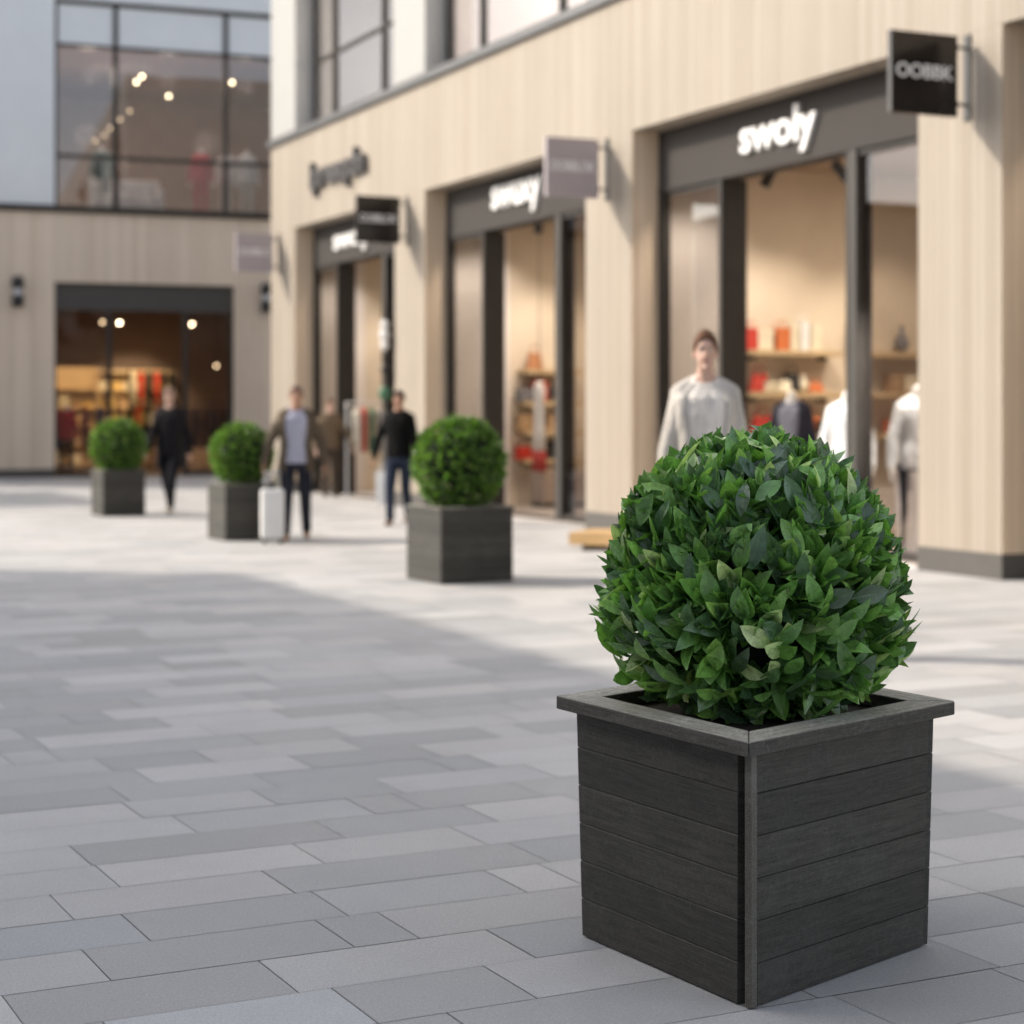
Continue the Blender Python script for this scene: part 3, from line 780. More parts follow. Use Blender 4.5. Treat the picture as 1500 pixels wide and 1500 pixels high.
def person(loc, rz, H, label, top, legs, hair, pose, skin=None, jacket=None, shoes=(.05, .04, .035), hairstyle='short', coat_len=.0, mann=False, head=True, name='person', cat='person', vox=.0085, shirt_len=0.0):
    e = empty(name, loc, rz, label, cat)
    k = H/1.80; e.scale = (k, k, k)
    sk = skin or M['skin']
    P = dict(lean=0.0, la=(-.02, -.03), ra=(.02, .03), ll=(0.0, .0), rl=(0.0, 0.0), ls=.10, rs=.10)
    P.update(pose)
    hipL, hipR = Vector((.095, 0, .90)), Vector((-.095, 0, .90))
    def leg(hip, sx, fwd, knee_b, lift):
        ank = Vector((sx, -fwd, .085 + lift)); kn = hip.lerp(ank, .50) + Vector((0, -knee_b, 0)); return kn, ank
    kL, aL = leg(hipL, P['ls'], P['ll'][0], .025 + P['ll'][1], P['ll'][2] if len(P['ll']) > 2 else 0)
    kR, aR = leg(hipR, -P['rs'], P['rl'][0], .025 + P['rl'][1], P['rl'][2] if len(P['rl']) > 2 else 0)
    shL, shR = Vector((.185, 0, 1.425)), Vector((-.185, 0, 1.425))
    def arm(sh, side, q):
        out_, f1, f2 = q                         # outward spread, upper arm forward, forearm forward
        el = sh + Vector((side*out_, -f1, -math.sqrt(max(.30**2 - out_**2 - f1**2, .001))))
        wr = el + Vector((side*out_*.4, -f2, -math.sqrt(max(.265**2 - (out_*.4)**2 - f2**2, .001))))
        return el, wr
    eL, wL = arm(shL, 1, P['larm'] if 'larm' in P else (.07, -.03, .06)); eR, wR = arm(shR, -1, P['rarm'] if 'rarm' in P else (.07, .03, .08))
    # one continuous body
    b = MB()
    b.rings([ring_((0, 0, z), rx*.93, ry*.93) for z, rx, ry in TORSO])
    b.path([(0, .005, 1.46), (0, -.008, 1.60)], [.062, .054], 14)
    for s_ in (1, -1): b.path([(s_*.03, 0, 1.54), (s_*.10, .005, 1.475), (s_*.17, 0, 1.43)], [.042, .045, .045])
    if head:
        hc = Vector((0, -.018, 1.695))
        b.ell(hc + Vector((0, .012, .012)), .074, .094, .095); b.ell(hc + Vector((0, -.022, -.045)), .056, .066, .070)
        b.ell(hc + Vector((0, -.094, -.018)), .011, .020, .020, 10, 6)
        b.ell(hc + Vector((0, -.082, -.095)), .022, .018, .016, 10, 6)
        for s_ in (1, -1):
            b.ell(hc + Vector((s_*.077, .01, -.015)), .009, .018, .031, 10, 6)
            b.ell(hc + Vector((s_*.03, -.080, .018)), .022, .014, .008, 10, 6)
    for hip, kn, an in ((hipL, kL, aL), (hipR, kR, aR)):
        b.path([hip + Vector((0, 0, -.02)), kn, kn.lerp(an, .35), an], [.080, .054, .054, .036])
        b.path([an + Vector((0, .02, -.045)), an + Vector((0, -.14, -.058))], [.034, .026])
    for sh, el, wr, s_ in ((shL, eL, wL, 1), (shR, eR, wR, -1)):
        b.path([sh + Vector((-s_*.03, 0, 0)), el, el.lerp(wr, .3), wr], [.052, .038, .037, .024])
        hand(b, wr, wr - el, s_)
    remeshed(b, 'body', sk, e, .0062 if not mann else .009, 3)
    # trousers
    if legs is not None:
        b = MB(); b.rings([ring_((0, 0, z), rx+.012, ry+.012) for z, rx, ry in TORSO[:3]] + [ring_((0, 0, 1.05), .160, .116)])
        for hip, kn, an in ((hipL, kL, aL), (hipR, kR, aR)):
            b.path([hip + Vector((0, 0, -.02)), kn, kn.lerp(an, .5), an + Vector((0, 0, .0))], [.098, .070, .062, .055])
        remeshed(b, 'trousers', fabric('trousers_' + name + label[:14], legs), e, vox, 4)
    # shoes
    if shoes is not None:
        for an in (aL, aR):
            b = MB(); b.path([an + Vector((0, .035, -.048)), an + Vector((0, -.06, -.048)), an + Vector((0, -.165, -.056))], [.037, .040, .029])
            b.path([an + Vector((0, .01, -.03)), an + Vector((0, .01, .015))], [.036, .040])
            o = remeshed(b, 'shoe', plain('shoe_%02d%02d' % (int(shoes[0]*99), int(shoes[1]*99)), shoes, .5, .1, 12), e, .008, 2)
    # top garment
    if top is not None:
        b = MB(); b.rings([ring_((0, 0, .90 - shirt_len), .186, .136)] + [ring_((0, 0, z), rx+.020, ry+.020) for z, rx, ry in TORSO[2:7]] + [ring_((0, 0, 1.485), .125, .088), ring_((0, 0, 1.515), .078, .072)])
        for s_ in (1, -1): b.path([(s_*.05, 0, 1.522), (s_*.10, .003, 1.487), (s_*.17, 0, 1.445)], [.042, .050, .056])
        if jacket is None:
            for sh, el, wr, s_ in ((shL, eL, wL, 1), (shR, eR, wR, -1)):
                b.path([sh + Vector((-s_*.03, 0, 0)), el, el.lerp(wr, .5), wr], [.070, .056, .050, .042])
            b.rings([ring_((0, -.002, 1.49), .075, .072), ring_((0, -.004, 1.535), .066, .066)])
        remeshed(b, 'shirt' if shirt_len or jacket else 'sweater', fabric('top_' + label[:18], top), e, vox, 4)
    if jacket is not None:
        b = MB(); rs = []
        z_lo = .80 - coat_len
        prof = [(z_lo, .205, .150), (.92, .202, .148)] + [(z, rx+.036, ry+.036) for z, rx, ry in TORSO[2:7]] + [(1.475, .150, .105), (1.515, .088, .084)]
        for z, rx, ry in prof:
            gap = .62 if z > 1.2 else .52 + .25*(1.2 - z)
            if z > 1.45: gap = .75
            n_ = 22; outer = []; inner = []
            for q in range(n_+1):
                a = -PI/2 + gap + (2*PI - 2*gap)*q/n_
                ca, sa = math.cos(a), math.sin(a)
                outer.append(Vector((rx*math.copysign(abs(ca)**.87, ca), ry*math.copysign(abs(sa)**.87, sa), z)))
                inner.append(Vector(((rx-.014)*math.copysign(abs(ca)**.87, ca), (ry-.014)*math.copysign(abs(sa)**.87, sa), z)))
            rs.append(outer + inner[::-1])
        b.rings(rs)
        for s_ in (1, -1): b.path([(s_*.068, .012, 1.53), (s_*.11, .005, 1.497), (s_*.17, 0, 1.452)], [.036, .050, .062])
        for sh, el, wr, s_ in ((shL, eL, wL, 1), (shR, eR, wR, -1)):
            b.path([sh + Vector((-s_*.03, 0, 0)), el, el.lerp(wr, .5), wr], [.078, .062, .056, .048])
        remeshed(b, 'jacket', fabric('jacket_' + label[:18], jacket), e, vox, 3)
    if mann or not head: return e, wL*k, wR*k
    # face details
    wh = plain('eye_white', (.75, .73, .70), .3, .02, 5); dk = plain('dark_iris', (.03, .02, .015), .2, .1, 5)
    for s_ in (1, -1):
        b = MB(); b.ell(hc + Vector((s_*.030, -.083, .002)), .013, .008, .007, 10, 8); ey = b.build('eye', wh, e, True)
        b = MB(); b.ell(hc + Vector((s_*.030, -.0895, .002)), .006, .004, .006, 10, 6); b.build('iris', dk, ey, True)
        b = MB(); b.ell(hc + Vector((s_*.031, -.091, .022)), .017, .006, .004, 10, 6); b.build('eyebrow', plain('brow_' + str(hair[0]), tuple(c*.8 for c in hair), .8, .2, 30), e, True)
    b = MB(); b.ell(hc + Vector((0, -.090, -.058)), .022, .008, .007, 12, 8); b.build('mouth', plain('lips', (.42, .19, .16), .45, .05, 9), e, True)
    # hair: cap of thick shell over skull
    b = MB(); bb = b.bm
    hr = []
    for j in range(11):
        th = j/10; ring = []
        for q in range(28):
            a = 2*PI*q/28; front = max(0, -math.sin(a)); side_ = abs(math.cos(a))
            lim = (1.95 if hairstyle == 'short' else 2.35) - .95*front**1.5 - .12*side_
            ph = lim*th
            nz = 1 + .04*mnoise.noise(Vector((math.cos(a)*3, math.sin(a)*3, ph*4 + H)))
            x_ = .081*math.sin(ph)*math.cos(a)*nz; y_ = .103*math.sin(ph)*math.sin(a)*nz; z_ = .113*math.cos(ph)*nz
            ring.append(hc + Vector((x_, y_ + .012, z_ + .010)))
        hr.append(ring)
    b.rings(hr, cap=False)
    o = b.build('hair', fabric('hair_%d' % int(hair[0]*900), hair, .6), e, True)
    sd = o.modifiers.new('s', 'SOLIDIFY'); sd.thickness = .014; sd.offset = -1
    return e, wL*k, wR*k

def gp(px, py): v = ground_at(px, py); return (v.x, v.y, 0)
walkA = dict(ll=(.16, .03), rl=(-.20, .05, .03), ls=.07, rs=.07, larm=(.05, -.10, -.02), rarm=(.05, .10, .12))
walkB = dict(ll=(-.12, .04, .02), rl=(.12, .02), ls=.12, rs=.12, larm=(.10, -.05, .05), rarm=(.13, .02, .08))
light_skin = plain('light_skin', (.60, .38, .29), .5, .08, 9, .05)
tan_skin = plain('tan_skin', (.44, .24, .155), .5, .08, 9, .05)
pD = (.283/2750*1000*11.2, 11.2, 0)
man, _, _ = person(pD, R(-4), 1.915, 'man in an open cream white overshirt and white shirt standing behind the large bush', (.80, .74, .67), (.30, .25, .19), (.14, .07, .04),
       dict(ls=.12, rs=.12, larm=(.05, .0, .05), rarm=(.06, .0, .05)), light_skin, jacket=(.60, .555, .50), coat_len=.05)
man.scale.x *= .87
pb, wl, wr_ = person(gp(434, 791), R(6), 1.74, 'man in a brown blazer and lilac shirt walking beside a white suitcase', (.46, .46, .56), (.028, .030, .042), (.20, .13, .10),
       walkB, tan_skin, jacket=(.13, .10, .072), shoes=(.36, .17, .07))
pc, _, _ = person(gp(585, 768), R(-14), 1.72, 'man in a black sweater and dark jeans walking with a white bag', (.006, .006, .006), (.03, .04, .065), (.03, .02, .016),
       dict(ll=(-.20, .06, .03), rl=(.20, .02), ls=.07, rs=.07, larm=(.06, .06, .12), rarm=(.13, -.06, .04)), tan_skin, shoes=(.22, .13, .08))
person(gp(249, 750), R(-12), 1.79, 'person in a long dark coat and pale shoes walking between two planters', (.016, .014, .016), (.014, .014, .018), (.34, .22, .16),
       walkA, light_skin, jacket=(.020, .017, .019), shoes=(.66, .60, .52), coat_len=.14)
pe = RB(17.75, .06)
person((pe.x, pe.y, 0.0), R(20), 1.68, 'person in a tan jacket standing by the farthest timber building doorway', (.20, .145, .095), (.09, .07, .055), (.16, .09, .06),
       dict(larm=(.12, .10, .10), rarm=(.08, .02, .10)), light_skin)

# ------------------------------------------------------------------ suitcase and bag
s0 = gp(399, 796)
e = empty('suitcase', s0, R(12), 'upright white hard shell suitcase beside the man in the blazer', 'suitcase')
b = MB(); b.box(-.125, .125, -.10, .10, .05, .60); b.build('shell', M['white'], e, bevel=.03)
b = MB()
for q in range(5): b.box(-.09+q*.042, -.075+q*.042, -.106, -.098, .10, .55)
b.build('rib', M['white'], e)
b = MB(); b.tube((-.07, .07, .59), (-.07, .07, .78), .008); b.tube((.07, .07, .59), (.07, .07, .78), .008); b.box(-.085, .085, .055, .085, .765, .795); b.build('handle', plain('pale_grey_handle', (.5, .49, .47), .4), e)
for x in (-.09, .09):
    for y in (-.07, .07):
        b = MB(); b.tube((x-.012, y, .027), (x+.012, y, .027), .026, seg=14); b.box(x-.015, x+.015, y-.01, y+.01, .03, .052); b.build('wheel', M['black'], e)
e = empty('tote_bag', gp(412, 790), R(12), 'cream cloth tote bag hanging at the blazer man\'s side above the suitcase', 'bag')
b = MB(); b.rings([ring_((0, 0, z), rx, ry, 16, 3) for z, rx, ry in ((.50, .05, .03), (.53, .085, .045), (.70, .075, .035), (.80, .06, .02))]); b.build('pouch', fabric('cream_cloth', (.66, .58, .40)), e, True)
b = MB(); b.path([(-.05, 0, .79), (-.02, 0, .92), (.03, .0, .93), (.055, 0, .79)], [.007]*4, 8); b.build('strap', fabric('cream_cloth', (.66, .58, .40)), e, True)

def carrier(loc, rz, w, d, h, z0, col, label, name='shopping_bag', cat='bag', handles=True, group=None):
    e = empty(name, loc, rz, label, cat, group)
    mt = plain('paper_%d_%d_%d' % tuple(int(c*99) for c in col), col, .7, .06, 8)
    b = MB(); b.prism([(-w*.46, -d*.46), (w*.46, -d*.46), (w*.46, d*.46), (-w*.46, d*.46)], z0, z0+h, [(-w/2, -d/2), (w/2, -d/2), (w/2, d/2), (-w/2, d/2)]); b.build('bag_body', mt, e, bevel=.004)
    if handles:
        for y in (-d*.4, d*.4):
            b = MB(); b.path([(-w*.22, y, z0+h-.01), (-w*.16, y, z0+h+.09), (w*.16, y, z0+h+.09), (w*.22, y, z0+h-.01)], [.004]*4, 6); b.build('handle', mt, e)
    return e
carrier(gp(559, 768), R(-14), .13, .12, .42, .26, (.78, .77, .75), 'white paper carrier bag held by the man in the black sweater')

# ------------------------------------------------------------------ shop interiors, right building
def wall_s(px, U):                       # depth s on a partition face u = U seen at pixel column px
    k = (px - 750)/F; P0 = RB(U, 0); return (k*P0.y - P0.x)/(NI.x - k*NI.y)
def shelf(U, s0_, s1_, z, label, depth=.34):
    c = RB(U, (s0_+s1_)/2)
    e = empty('wall_shelf', (c.x, c.y, z), RZ, label, 'shelf', 'oak wall shelves')
    w = abs(s1_-s0_)/2
    b = MB(); b.box(-depth, -.002, -w, w, -.07, 0); b.build('board', M['shelf'], e, bevel=.004)
    for y in (-w+.15, w-.15):
        b = MB(); b.box(-.2, -.003, y-.012, y+.012, -.12, -.071); b.build('bracket', M['black'], e)
def on_shelf(U, px, z, kind, w, h, col, label, d=.16):
    s_ = wall_s(px, U - .17); c = RB(U - .17, s_)
    nm = {'bag': 'shopping_bag', 'box': 'gift_box', 'vase': 'vase', 'hat': 'hat', 'handbag': 'handbag', 'stack': 'folded_clothes'}[kind]
    mt = plain('goods_%d_%d_%d' % tuple(int(c_*99) for c_ in col), col, .6, .1, 8)
    if kind == 'bag': return carrier((c.x, c.y, z+.001), RZ+PI/2, w, d, h, 0, col, label)
    e = empty(nm, (c.x, c.y, z+.001), RZ+PI/2, label, {'box': 'box', 'folded_clothes': 'clothes'}.get(kind, kind if kind != 'stack' else 'clothes'))
    b = MB()
    if kind == 'box':
        b.box(-w/2, w/2, -d/2, d/2, 0, h*.72); b.build('box_base', mt, e, bevel=.004)
        b = MB(); b.box(-w/2-.006, w/2+.006, -d/2-.006, d/2+.006, h*.72, h); b.build('lid', mt, e, bevel=.004)
    elif kind == 'vase':
        b.lathe([(w*.25, 0), (w*.5, h*.3), (w*.46, h*.5), (w*.16, h*.75), (w*.2, h), (w*.14, h*.99)]); b.build('vessel', mt, e, True)
    elif kind == 'hat':
        b.lathe([(w*.62, 0), (w*.62, .012), (w*.36, .025), (w*.34, h*.8), (w*.22, h), (w*.02, h*.97)]); b.build('crown', mt, e, True)
    elif kind == 'handbag':
        b.prism([(-w/2, -d/3), (w/2, -d/3), (w/2, d/3), (-w/2, d/3)], 0, h*.65, [(-w*.38, -d/6), (w*.38, -d/6), (w*.38, d/6), (-w*.38, d/6)]); b.build('bag_body', mt, e, bevel=.012)
        b = MB(); b.path([(-w*.28, 0, h*.62), (-w*.2, 0, h*.95), (w*.2, 0, h*.95), (w*.28, 0, h*.62)], [.007]*4, 8); b.build('handle', mt, e)
    else:
        for q in range(4):
            b.box(-w/2 + .01*(q % 2), w/2 - .008*(q % 3), -d/2, d/2, q*h/4, (q+.92)*h/4)
        b.build('folds', fabric('cloth_%d_%d' % (int(col[0]*99), int(col[1]*99)), col), e, bevel=.008)
    return e
U3 = 7.2
RED, ORG, CRM, BLK, GRY, TAN, WHT = (.50, .045, .03), (.58, .16, .05), (.72, .64, .48), (.02, .018, .018), (.20, .19, .20), (.42, .27, .15), (.75, .74, .72)
for z, nm in ((2.22, 'top'), (1.70, 'middle'), (1.18, 'lower')):
    shelf(U3, wall_s(1080, U3), wall_s(1212, U3), z, nm + ' oak shelf seen through the nearest shop doorway')
    shelf(U3, wall_s(1243, U3), wall_s(1400, U3), z, nm + ' oak shelf behind the glass right of the nearest doorway')
G3 = [(1098, 2.22, 'bag', .18, .27, RED, 'red carrier bag at the left end of the top shelf'), (1117, 2.22, 'box', .22, .26, CRM, 'cream box between the red and orange bags'),
      (1143, 2.22, 'bag', .20, .28, ORG, 'orange carrier bag on the top shelf'), (1160, 2.22, 'bag', .13, .33, CRM, 'first tall cream bag right of the orange one'),
      (1175, 2.22, 'bag', .13, .36, WHT, 'tallest white bag on the top shelf'), (1192, 2.22, 'bag', .16, .34, CRM, 'cream bag at the right end of the top shelf'),
      (1112, 1.70, 'handbag', .26, .34, RED, 'red handbag on the middle shelf'), (1128, 1.70, 'stack', .26, .13, CRM, 'folded cream clothes on the middle shelf'),
      (1150, 1.70, 'hat', .22, .15, CRM, 'cream brimmed hat on the middle shelf'), (1160, 1.70, 'handbag', .22, .36, BLK, 'black handbag behind the cream hats'),
      (1176, 1.70, 'vase', .16, .22, CRM, 'round cream vase on the middle shelf'), (1194, 1.70, 'handbag', .22, .18, ORG, 'small orange handbag at the middle shelf end'),
      (1117, 1.18, 'handbag', .34, .34, RED, 'large red handbag on the lower shelf'), (1188, 1.18, 'handbag', .3, .33, ORG, 'orange red handbag on the lower shelf'), (1203, 1.18, 'box', .2, .16, BLK, 'black box at the lower shelf end'),
      (1321, 2.22, 'vase', .17, .34, GRY, 'grey bottle vase on the shelf behind the side glass'), (1252, 2.22, 'vase', .1, .5, BLK, 'slim black bottle beside the door mullion'),
      (1310, 1.70, 'stack', .26, .24, TAN, 'tan folded clothes behind the side glass'), (1330, 1.70, 'box', .2, .22, CRM, 'cream box behind the side glass'), (1309, 1.18, 'box', .26, .18, ORG, 'orange box on the lower side shelf')]
for px, z, kd, w, h, col, lab in G3: on_shelf(U3, px, z, kd, w, h, col, lab)
U2 = 13.78
for z, nm in ((2.12, 'top'), (1.62, 'second'), (1.16, 'third'), (.72, 'bottom')):
    shelf(U2, wall_s(757, U2), wall_s(840, U2), z, nm + ' oak shelf seen through the middle shop doorway')
G2 = [(783, 2.12, 'handbag', .26, .40, (.45, .2, .09), 'tan handbag on the top shelf of the middle shop'), (770, 1.62, 'stack', .3, .2, GRY, 'grey folded clothes left on the second shelf of the middle shop'),
      (790, 1.62, 'bag', .24, .32, (.5, .12, .09), 'dull red bag on the second shelf of the middle shop'), (806, 1.62, 'vase', .14, .36, BLK, 'black vase on the second shelf of the middle shop'),
      (768, 1.16, 'stack', .28, .26, TAN, 'tan folded clothes on the third shelf of the middle shop'), (812, 1.16, 'box', .28, .24, TAN, 'tan box on the third shelf of the middle shop'),
      (766, .72, 'stack', .26, .2, RED, 'red folded clothes on the bottom shelf of the middle shop'), (811, .72, 'box', .26, .28, BLK, 'black box on the bottom shelf of the middle shop')]
for px, z, kd, w, h, col, lab in G2: on_shelf(U2, px, z, kd, w, h, col, lab)
def plinth_block(u, s, w, d, h, col, label, rz=RZ):
    c = RB(u, s)
    e = empty('display_plinth', (c.x, c.y, .016), rz, label, 'plinth', 'display plinths inside the shops')
    mt = plain('plinth_paint_%d' % int(col[0]*99), col, .6, .05, 4)
    b = MB(); b.box(-w/2+.02, w/2-.02, -d/2+.02, d/2-.02, 0, .06); b.build('kick_base', M['black'], e)
    b = MB(); b.box(-w/2, w/2, -d/2, d/2, .061, h); b.build('block', mt, e, bevel=.008)
plinth_block(1.9, .95, .9, .7, .85, (.5, .45, .43), 'waist high grey pink block behind the side glass nearest us')
plinth_block(8.65, .95, .9, .7, .62, (.55, .5, .5), 'pale block behind the side glass of the middle shop')
plinth_block(12.9, 2.6, .5, 1.8, .55, (.40, .31, .25), 'low tan counter below the shelves of the middle shop')
# added pale patch inside each window: light on the partition put into colour
for U_ in (7.2, 13.78, 20.3):
    b = MB(); b.box(U_-.03, U_-.002, -1.62, -.47, .02, 4.3); b.build('wall_light_patch', plain('painted_lit_wall', (.72, .66, .62), .7, .03, 2), rb)

def track_spot(px, py, z, label, dirn=(.5, .4, -.8)):
    Y = F*(z - CAMZ)/(HZ - py); p = at(px, py, Y)
    e = empty('track_spotlight', (p.x, p.y, 0), 0, label, 'spotlight', 'black track spotlights')
    d = Vector(dirn).normalized()
    b = MB(); b.tube((0, 0, 4.498), (0, 0, z+.16), .018, seg=10); b.box(-.05, .05, -.02, .02, 4.47, 4.498); b.build('arm', M['black'], e)
    b = MB(); b.tube(Vector((0, 0, z+.14)) - d*.06, Vector((0, 0, z+.14)) + d*.20, .055, .062, 16); b.build('lamp_head', M['black'], e)
track_spot(1131, 268, 4.0, 'black spotlight on the left of the track in the nearest shop', (-.45, .1, -.9))
track_spot(1226, 262, 4.02, 'black spotlight on the right of the track in the nearest shop', (.6, .1, -.7))
track_spot(790, 335, 4.0, 'black spotlight under the ceiling of the middle shop', (-.1, .3, -.9))
p = at(1205, 240, 20.6)
e = empty('light_track', (p.x, p.y, 0), R(10), 'black ceiling track holding the spotlights of the nearest shop', 'track'); b = MB(); b.box(-.5, .5, -.03, .03, 4.43, 4.465); b.build('rail', M['black'], e)
for q in (-.4, .4):
    b = MB(); b.tube((q, 0, 4.466), (q, 0, 4.499), .01, seg=8); b.build('hanger', M['black'], e)

# mannequins
def mannequin(loc, rz, label, top, legs, H=1.78, jacket=None):
    e, _, _ = person(loc, rz, H, label, top, legs, (0, 0, 0), dict(larm=(.06, .0, .04), rarm=(.06, .0, .04)), M['manne'], jacket=jacket, shoes=None, mann=True, head=False, name='mannequin', cat='mannequin', shirt_len=.05)
    b = MB(); b.lathe([(.19, .0), (.19, .012), (.02, .02)]); b.build('base', M['frame2'], e, True)
    b = MB(); b.lathe([(.045, 1.585), (.05, 1.6), (.03, 1.625), (.002, 1.63)]); b.build('neck_cap', M['manne'], e, True)
    e['group'] = 'headless shop mannequins'
    e.location.z = .016
    return e
def inside(px, u):                       # point on column px at facade coordinate u
    k = (px-750)/F; P0 = RB(u, 0); s_ = (k*P0.y - P0.x)/(NI.x - k*NI.y); return RB(u, s_)
q = inside(1160, 5.3); mannequin(q, R(-30), 'mannequin in a navy suit jacket inside the nearest shop doorway', (.25, .25, .30), (.03, .03, .04), 1.82, (.035, .035, .05))
q = inside(1241, 3.6); mannequin(q, R(-20), 'mannequin in a long white shirt at the right side of the nearest doorway', (.78, .78, .78), (.6, .58, .56), 1.80)
q = inside(1343, 2.2); mannequin(q, R(10), 'mannequin in all white behind the rightmost side glass', (.80, .80, .80), (.78, .77, .76), 1.85)
q = inside(790, 12.6)
e = empty('hanging_dress', (q.x, q.y, .016), RZ, 'long cream dress with red hem hanging before the middle shop shelves', 'dress')
b = MB(); b.rings([ring_((0, 0, z), rx, ry, 18) for z, rx, ry in ((.86, .17, .07), (1.2, .14, .06), (1.62, .12, .055), (1.80, .15, .06), (1.90, .05, .03))]); b.build('dress_body', fabric('cream_dress', (.74, .68, .62)), e, True)
b = MB(); b.rings([ring_((0, 0, z), rx, ry, 18) for z, rx, ry in ((.55, .19, .08), (.855, .172, .072))]); b.build('hem', fabric('red_hem', (.40, .06, .05)), e, True)
b = MB(); b.tube((0, 0, 1.9), (0, 0, 4.48), .006, seg=6); b.tube((-.14, 0, 1.83), (.14, 0, 1.83), .008, seg=6); b.build('hanger', M['black'], e)
# clothes rail in the farthest doorway
q = inside(529, 17.6)
e = empty('clothes_rail', (q.x, q.y, .016), R(15), 'white clothes rail with hanging garments in the farthest timber doorway', 'clothes rail')
b = MB(); b.tube((-.25, 0, 0), (-.25, 0, 1.62), .022); b.tube((.45, 0, 0), (.45, 0, 1.62), .022); b.tube((-.25, 0, 1.60), (.45, 0, 1.60), .016); b.box(-.3, .5, -.16, .16, 0, .02); b.build('rail_frame', M['white'], e)
for i, (x, col) in enumerate(((-.1, (.66, .6, .5)), (.05, (.5, .06, .05)), (.18, (.1, .22, .13)), (.31, (.45, .4, .36)))):
    b = MB(); b.rings([ring_((x, 0, z), rx, ry, 14) for z, rx, ry in ((.75, .035, .19), (1.2, .04, .17), (1.45, .035, .20), (1.53, .012, .05))]); b.build('garment', fabric('garment_%d' % i, col), e, True)
# hanging ornament against the pier edge
q = RB(14.62, -.12); Yq = q.y
e = empty('hanging_ornament', (q.x, q.y, 0), 0, 'string of white and black ornaments hanging beside the farthest doorway', 'ornament')
b = MB(); b.tube((0, 0, 1.5), (0, 0, 3.1), .006, seg=6); b.build('cord', M['black'], e)
b = MB(); b.tube((0, 0, 3.1), (.1, .05, 3.12), .01, seg=6); b.build('hook', M['black'], e)
for z, r_, mt in ((2.82, .07, 'white'), (2.66, .085, 'white'), (2.50, .07, 'white'), (2.30, .06, 'black'), (2.12, .07, 'black'), (1.75, .10, None)):
    b = MB(); b.ell((0, 0, z), r_, r_, r_*1.15, 14, 8); b.build('ornament_ball', M[mt] if mt else plain('green_ball', (.06, .16, .09), .6, .2, 20), e, True)

# ------------------------------------------------------------------ end building interiors
def LBpx(px, py, Y): return at(px, py, Y)
def pendant(px, py, Y, ceil, label, bright=True, r_=.03):
    p = at(px, py, Y)
    e = empty('pendant_lamp', (p.x, p.y, 0), 0, label, 'pendant lamp', 'glowing pendant bulbs in the end building')
    b = MB(); b.tube((0, 0, ceil), (0, 0, p.z+.05), .008, seg=6); b.lathe([(.03, p.z+.035), (.03, p.z+.09), (.01, p.z+.10)]); b.build('cord', M['black'], e)
    b = MB(); b.ell((0, 0, p.z), r_, r_, r_, 14, 10); b.build('bulb', M['bulb'] if bright else M['bulb2'], e, True)
PL = [(200, 120, 44.2, 1, 'left of the bright pair of bulbs upstairs'), (208, 112, 43.6, 1, 'right and higher of the bright pair of bulbs upstairs'), (247, 141, 46.2, 1, 'single bright bulb in the middle window upstairs'),
      (329, 128, 45.0, 1, 'bulb touching the right mullion upstairs'), (340, 121, 44.4, 1, 'bulb just right of the right mullion upstairs'),
      (190, 163, 48.5, 0, 'first bulb of the receding dim row upstairs'), (176, 175, 49.9, 0, 'second bulb of the receding dim row upstairs'), (161, 188, 51.4, 0, 'third bulb of the receding dim row upstairs'),
      (153, 198, 52.6, 0, 'fourth bulb of the receding dim row upstairs'), (140, 206, 53.6, 0, 'last bulb of the receding dim row upstairs')]
for px, py, Y, br, lab in PL: pendant(px, py, Y, 10.9, lab, br, .03 if br else .024)
for px, py, Y, br, lab in ((175, 473, 44.5, 1, 'bright bulb at the left in the end building shop'), (281, 475, 45.5, 1, 'bulb at the right in the end building shop'), (150, 472, 46, 0, 'dim bulb behind the left pane of the end shop'), (317, 536, 45, 0, 'low dim bulb behind the right pane of the end shop')):
    pendant(px, py, Y, 4.398, lab, br)
def rack(v, s, cols, z, label, n=6):
    c = LB(v, s)
    e = empty('clothes_rail', (c.x, c.y, z), BZ, label, 'clothes rail', 'clothes rails in the end building')
    b = MB(); b.tube((-.6, 0, 0), (-.6, 0, 1.7), .02); b.tube((.6, 0, 0), (.6, 0, 1.7), .02); b.tube((-.6, 0, 1.68), (.6, 0, 1.68), .016); b.box(-.65, .65, -.2, .2, 0, .02); b.build('rail_frame', M['black'], e)
    for i in range(n):
        x = -.5 + i*1.0/(n-1); col = cols[i % len(cols)]
        b = MB(); b.rings([ring_((x, 0, zz), rx, ry, 14) for zz, rx, ry in ((.6, .07, .22), (1.1, .08, .2), (1.5, .07, .22), (1.6, .02, .06))]); b.build('garment', fabric('garm_%d_%d_%d' % tuple(int(q*99) for q in col), col), e, True)
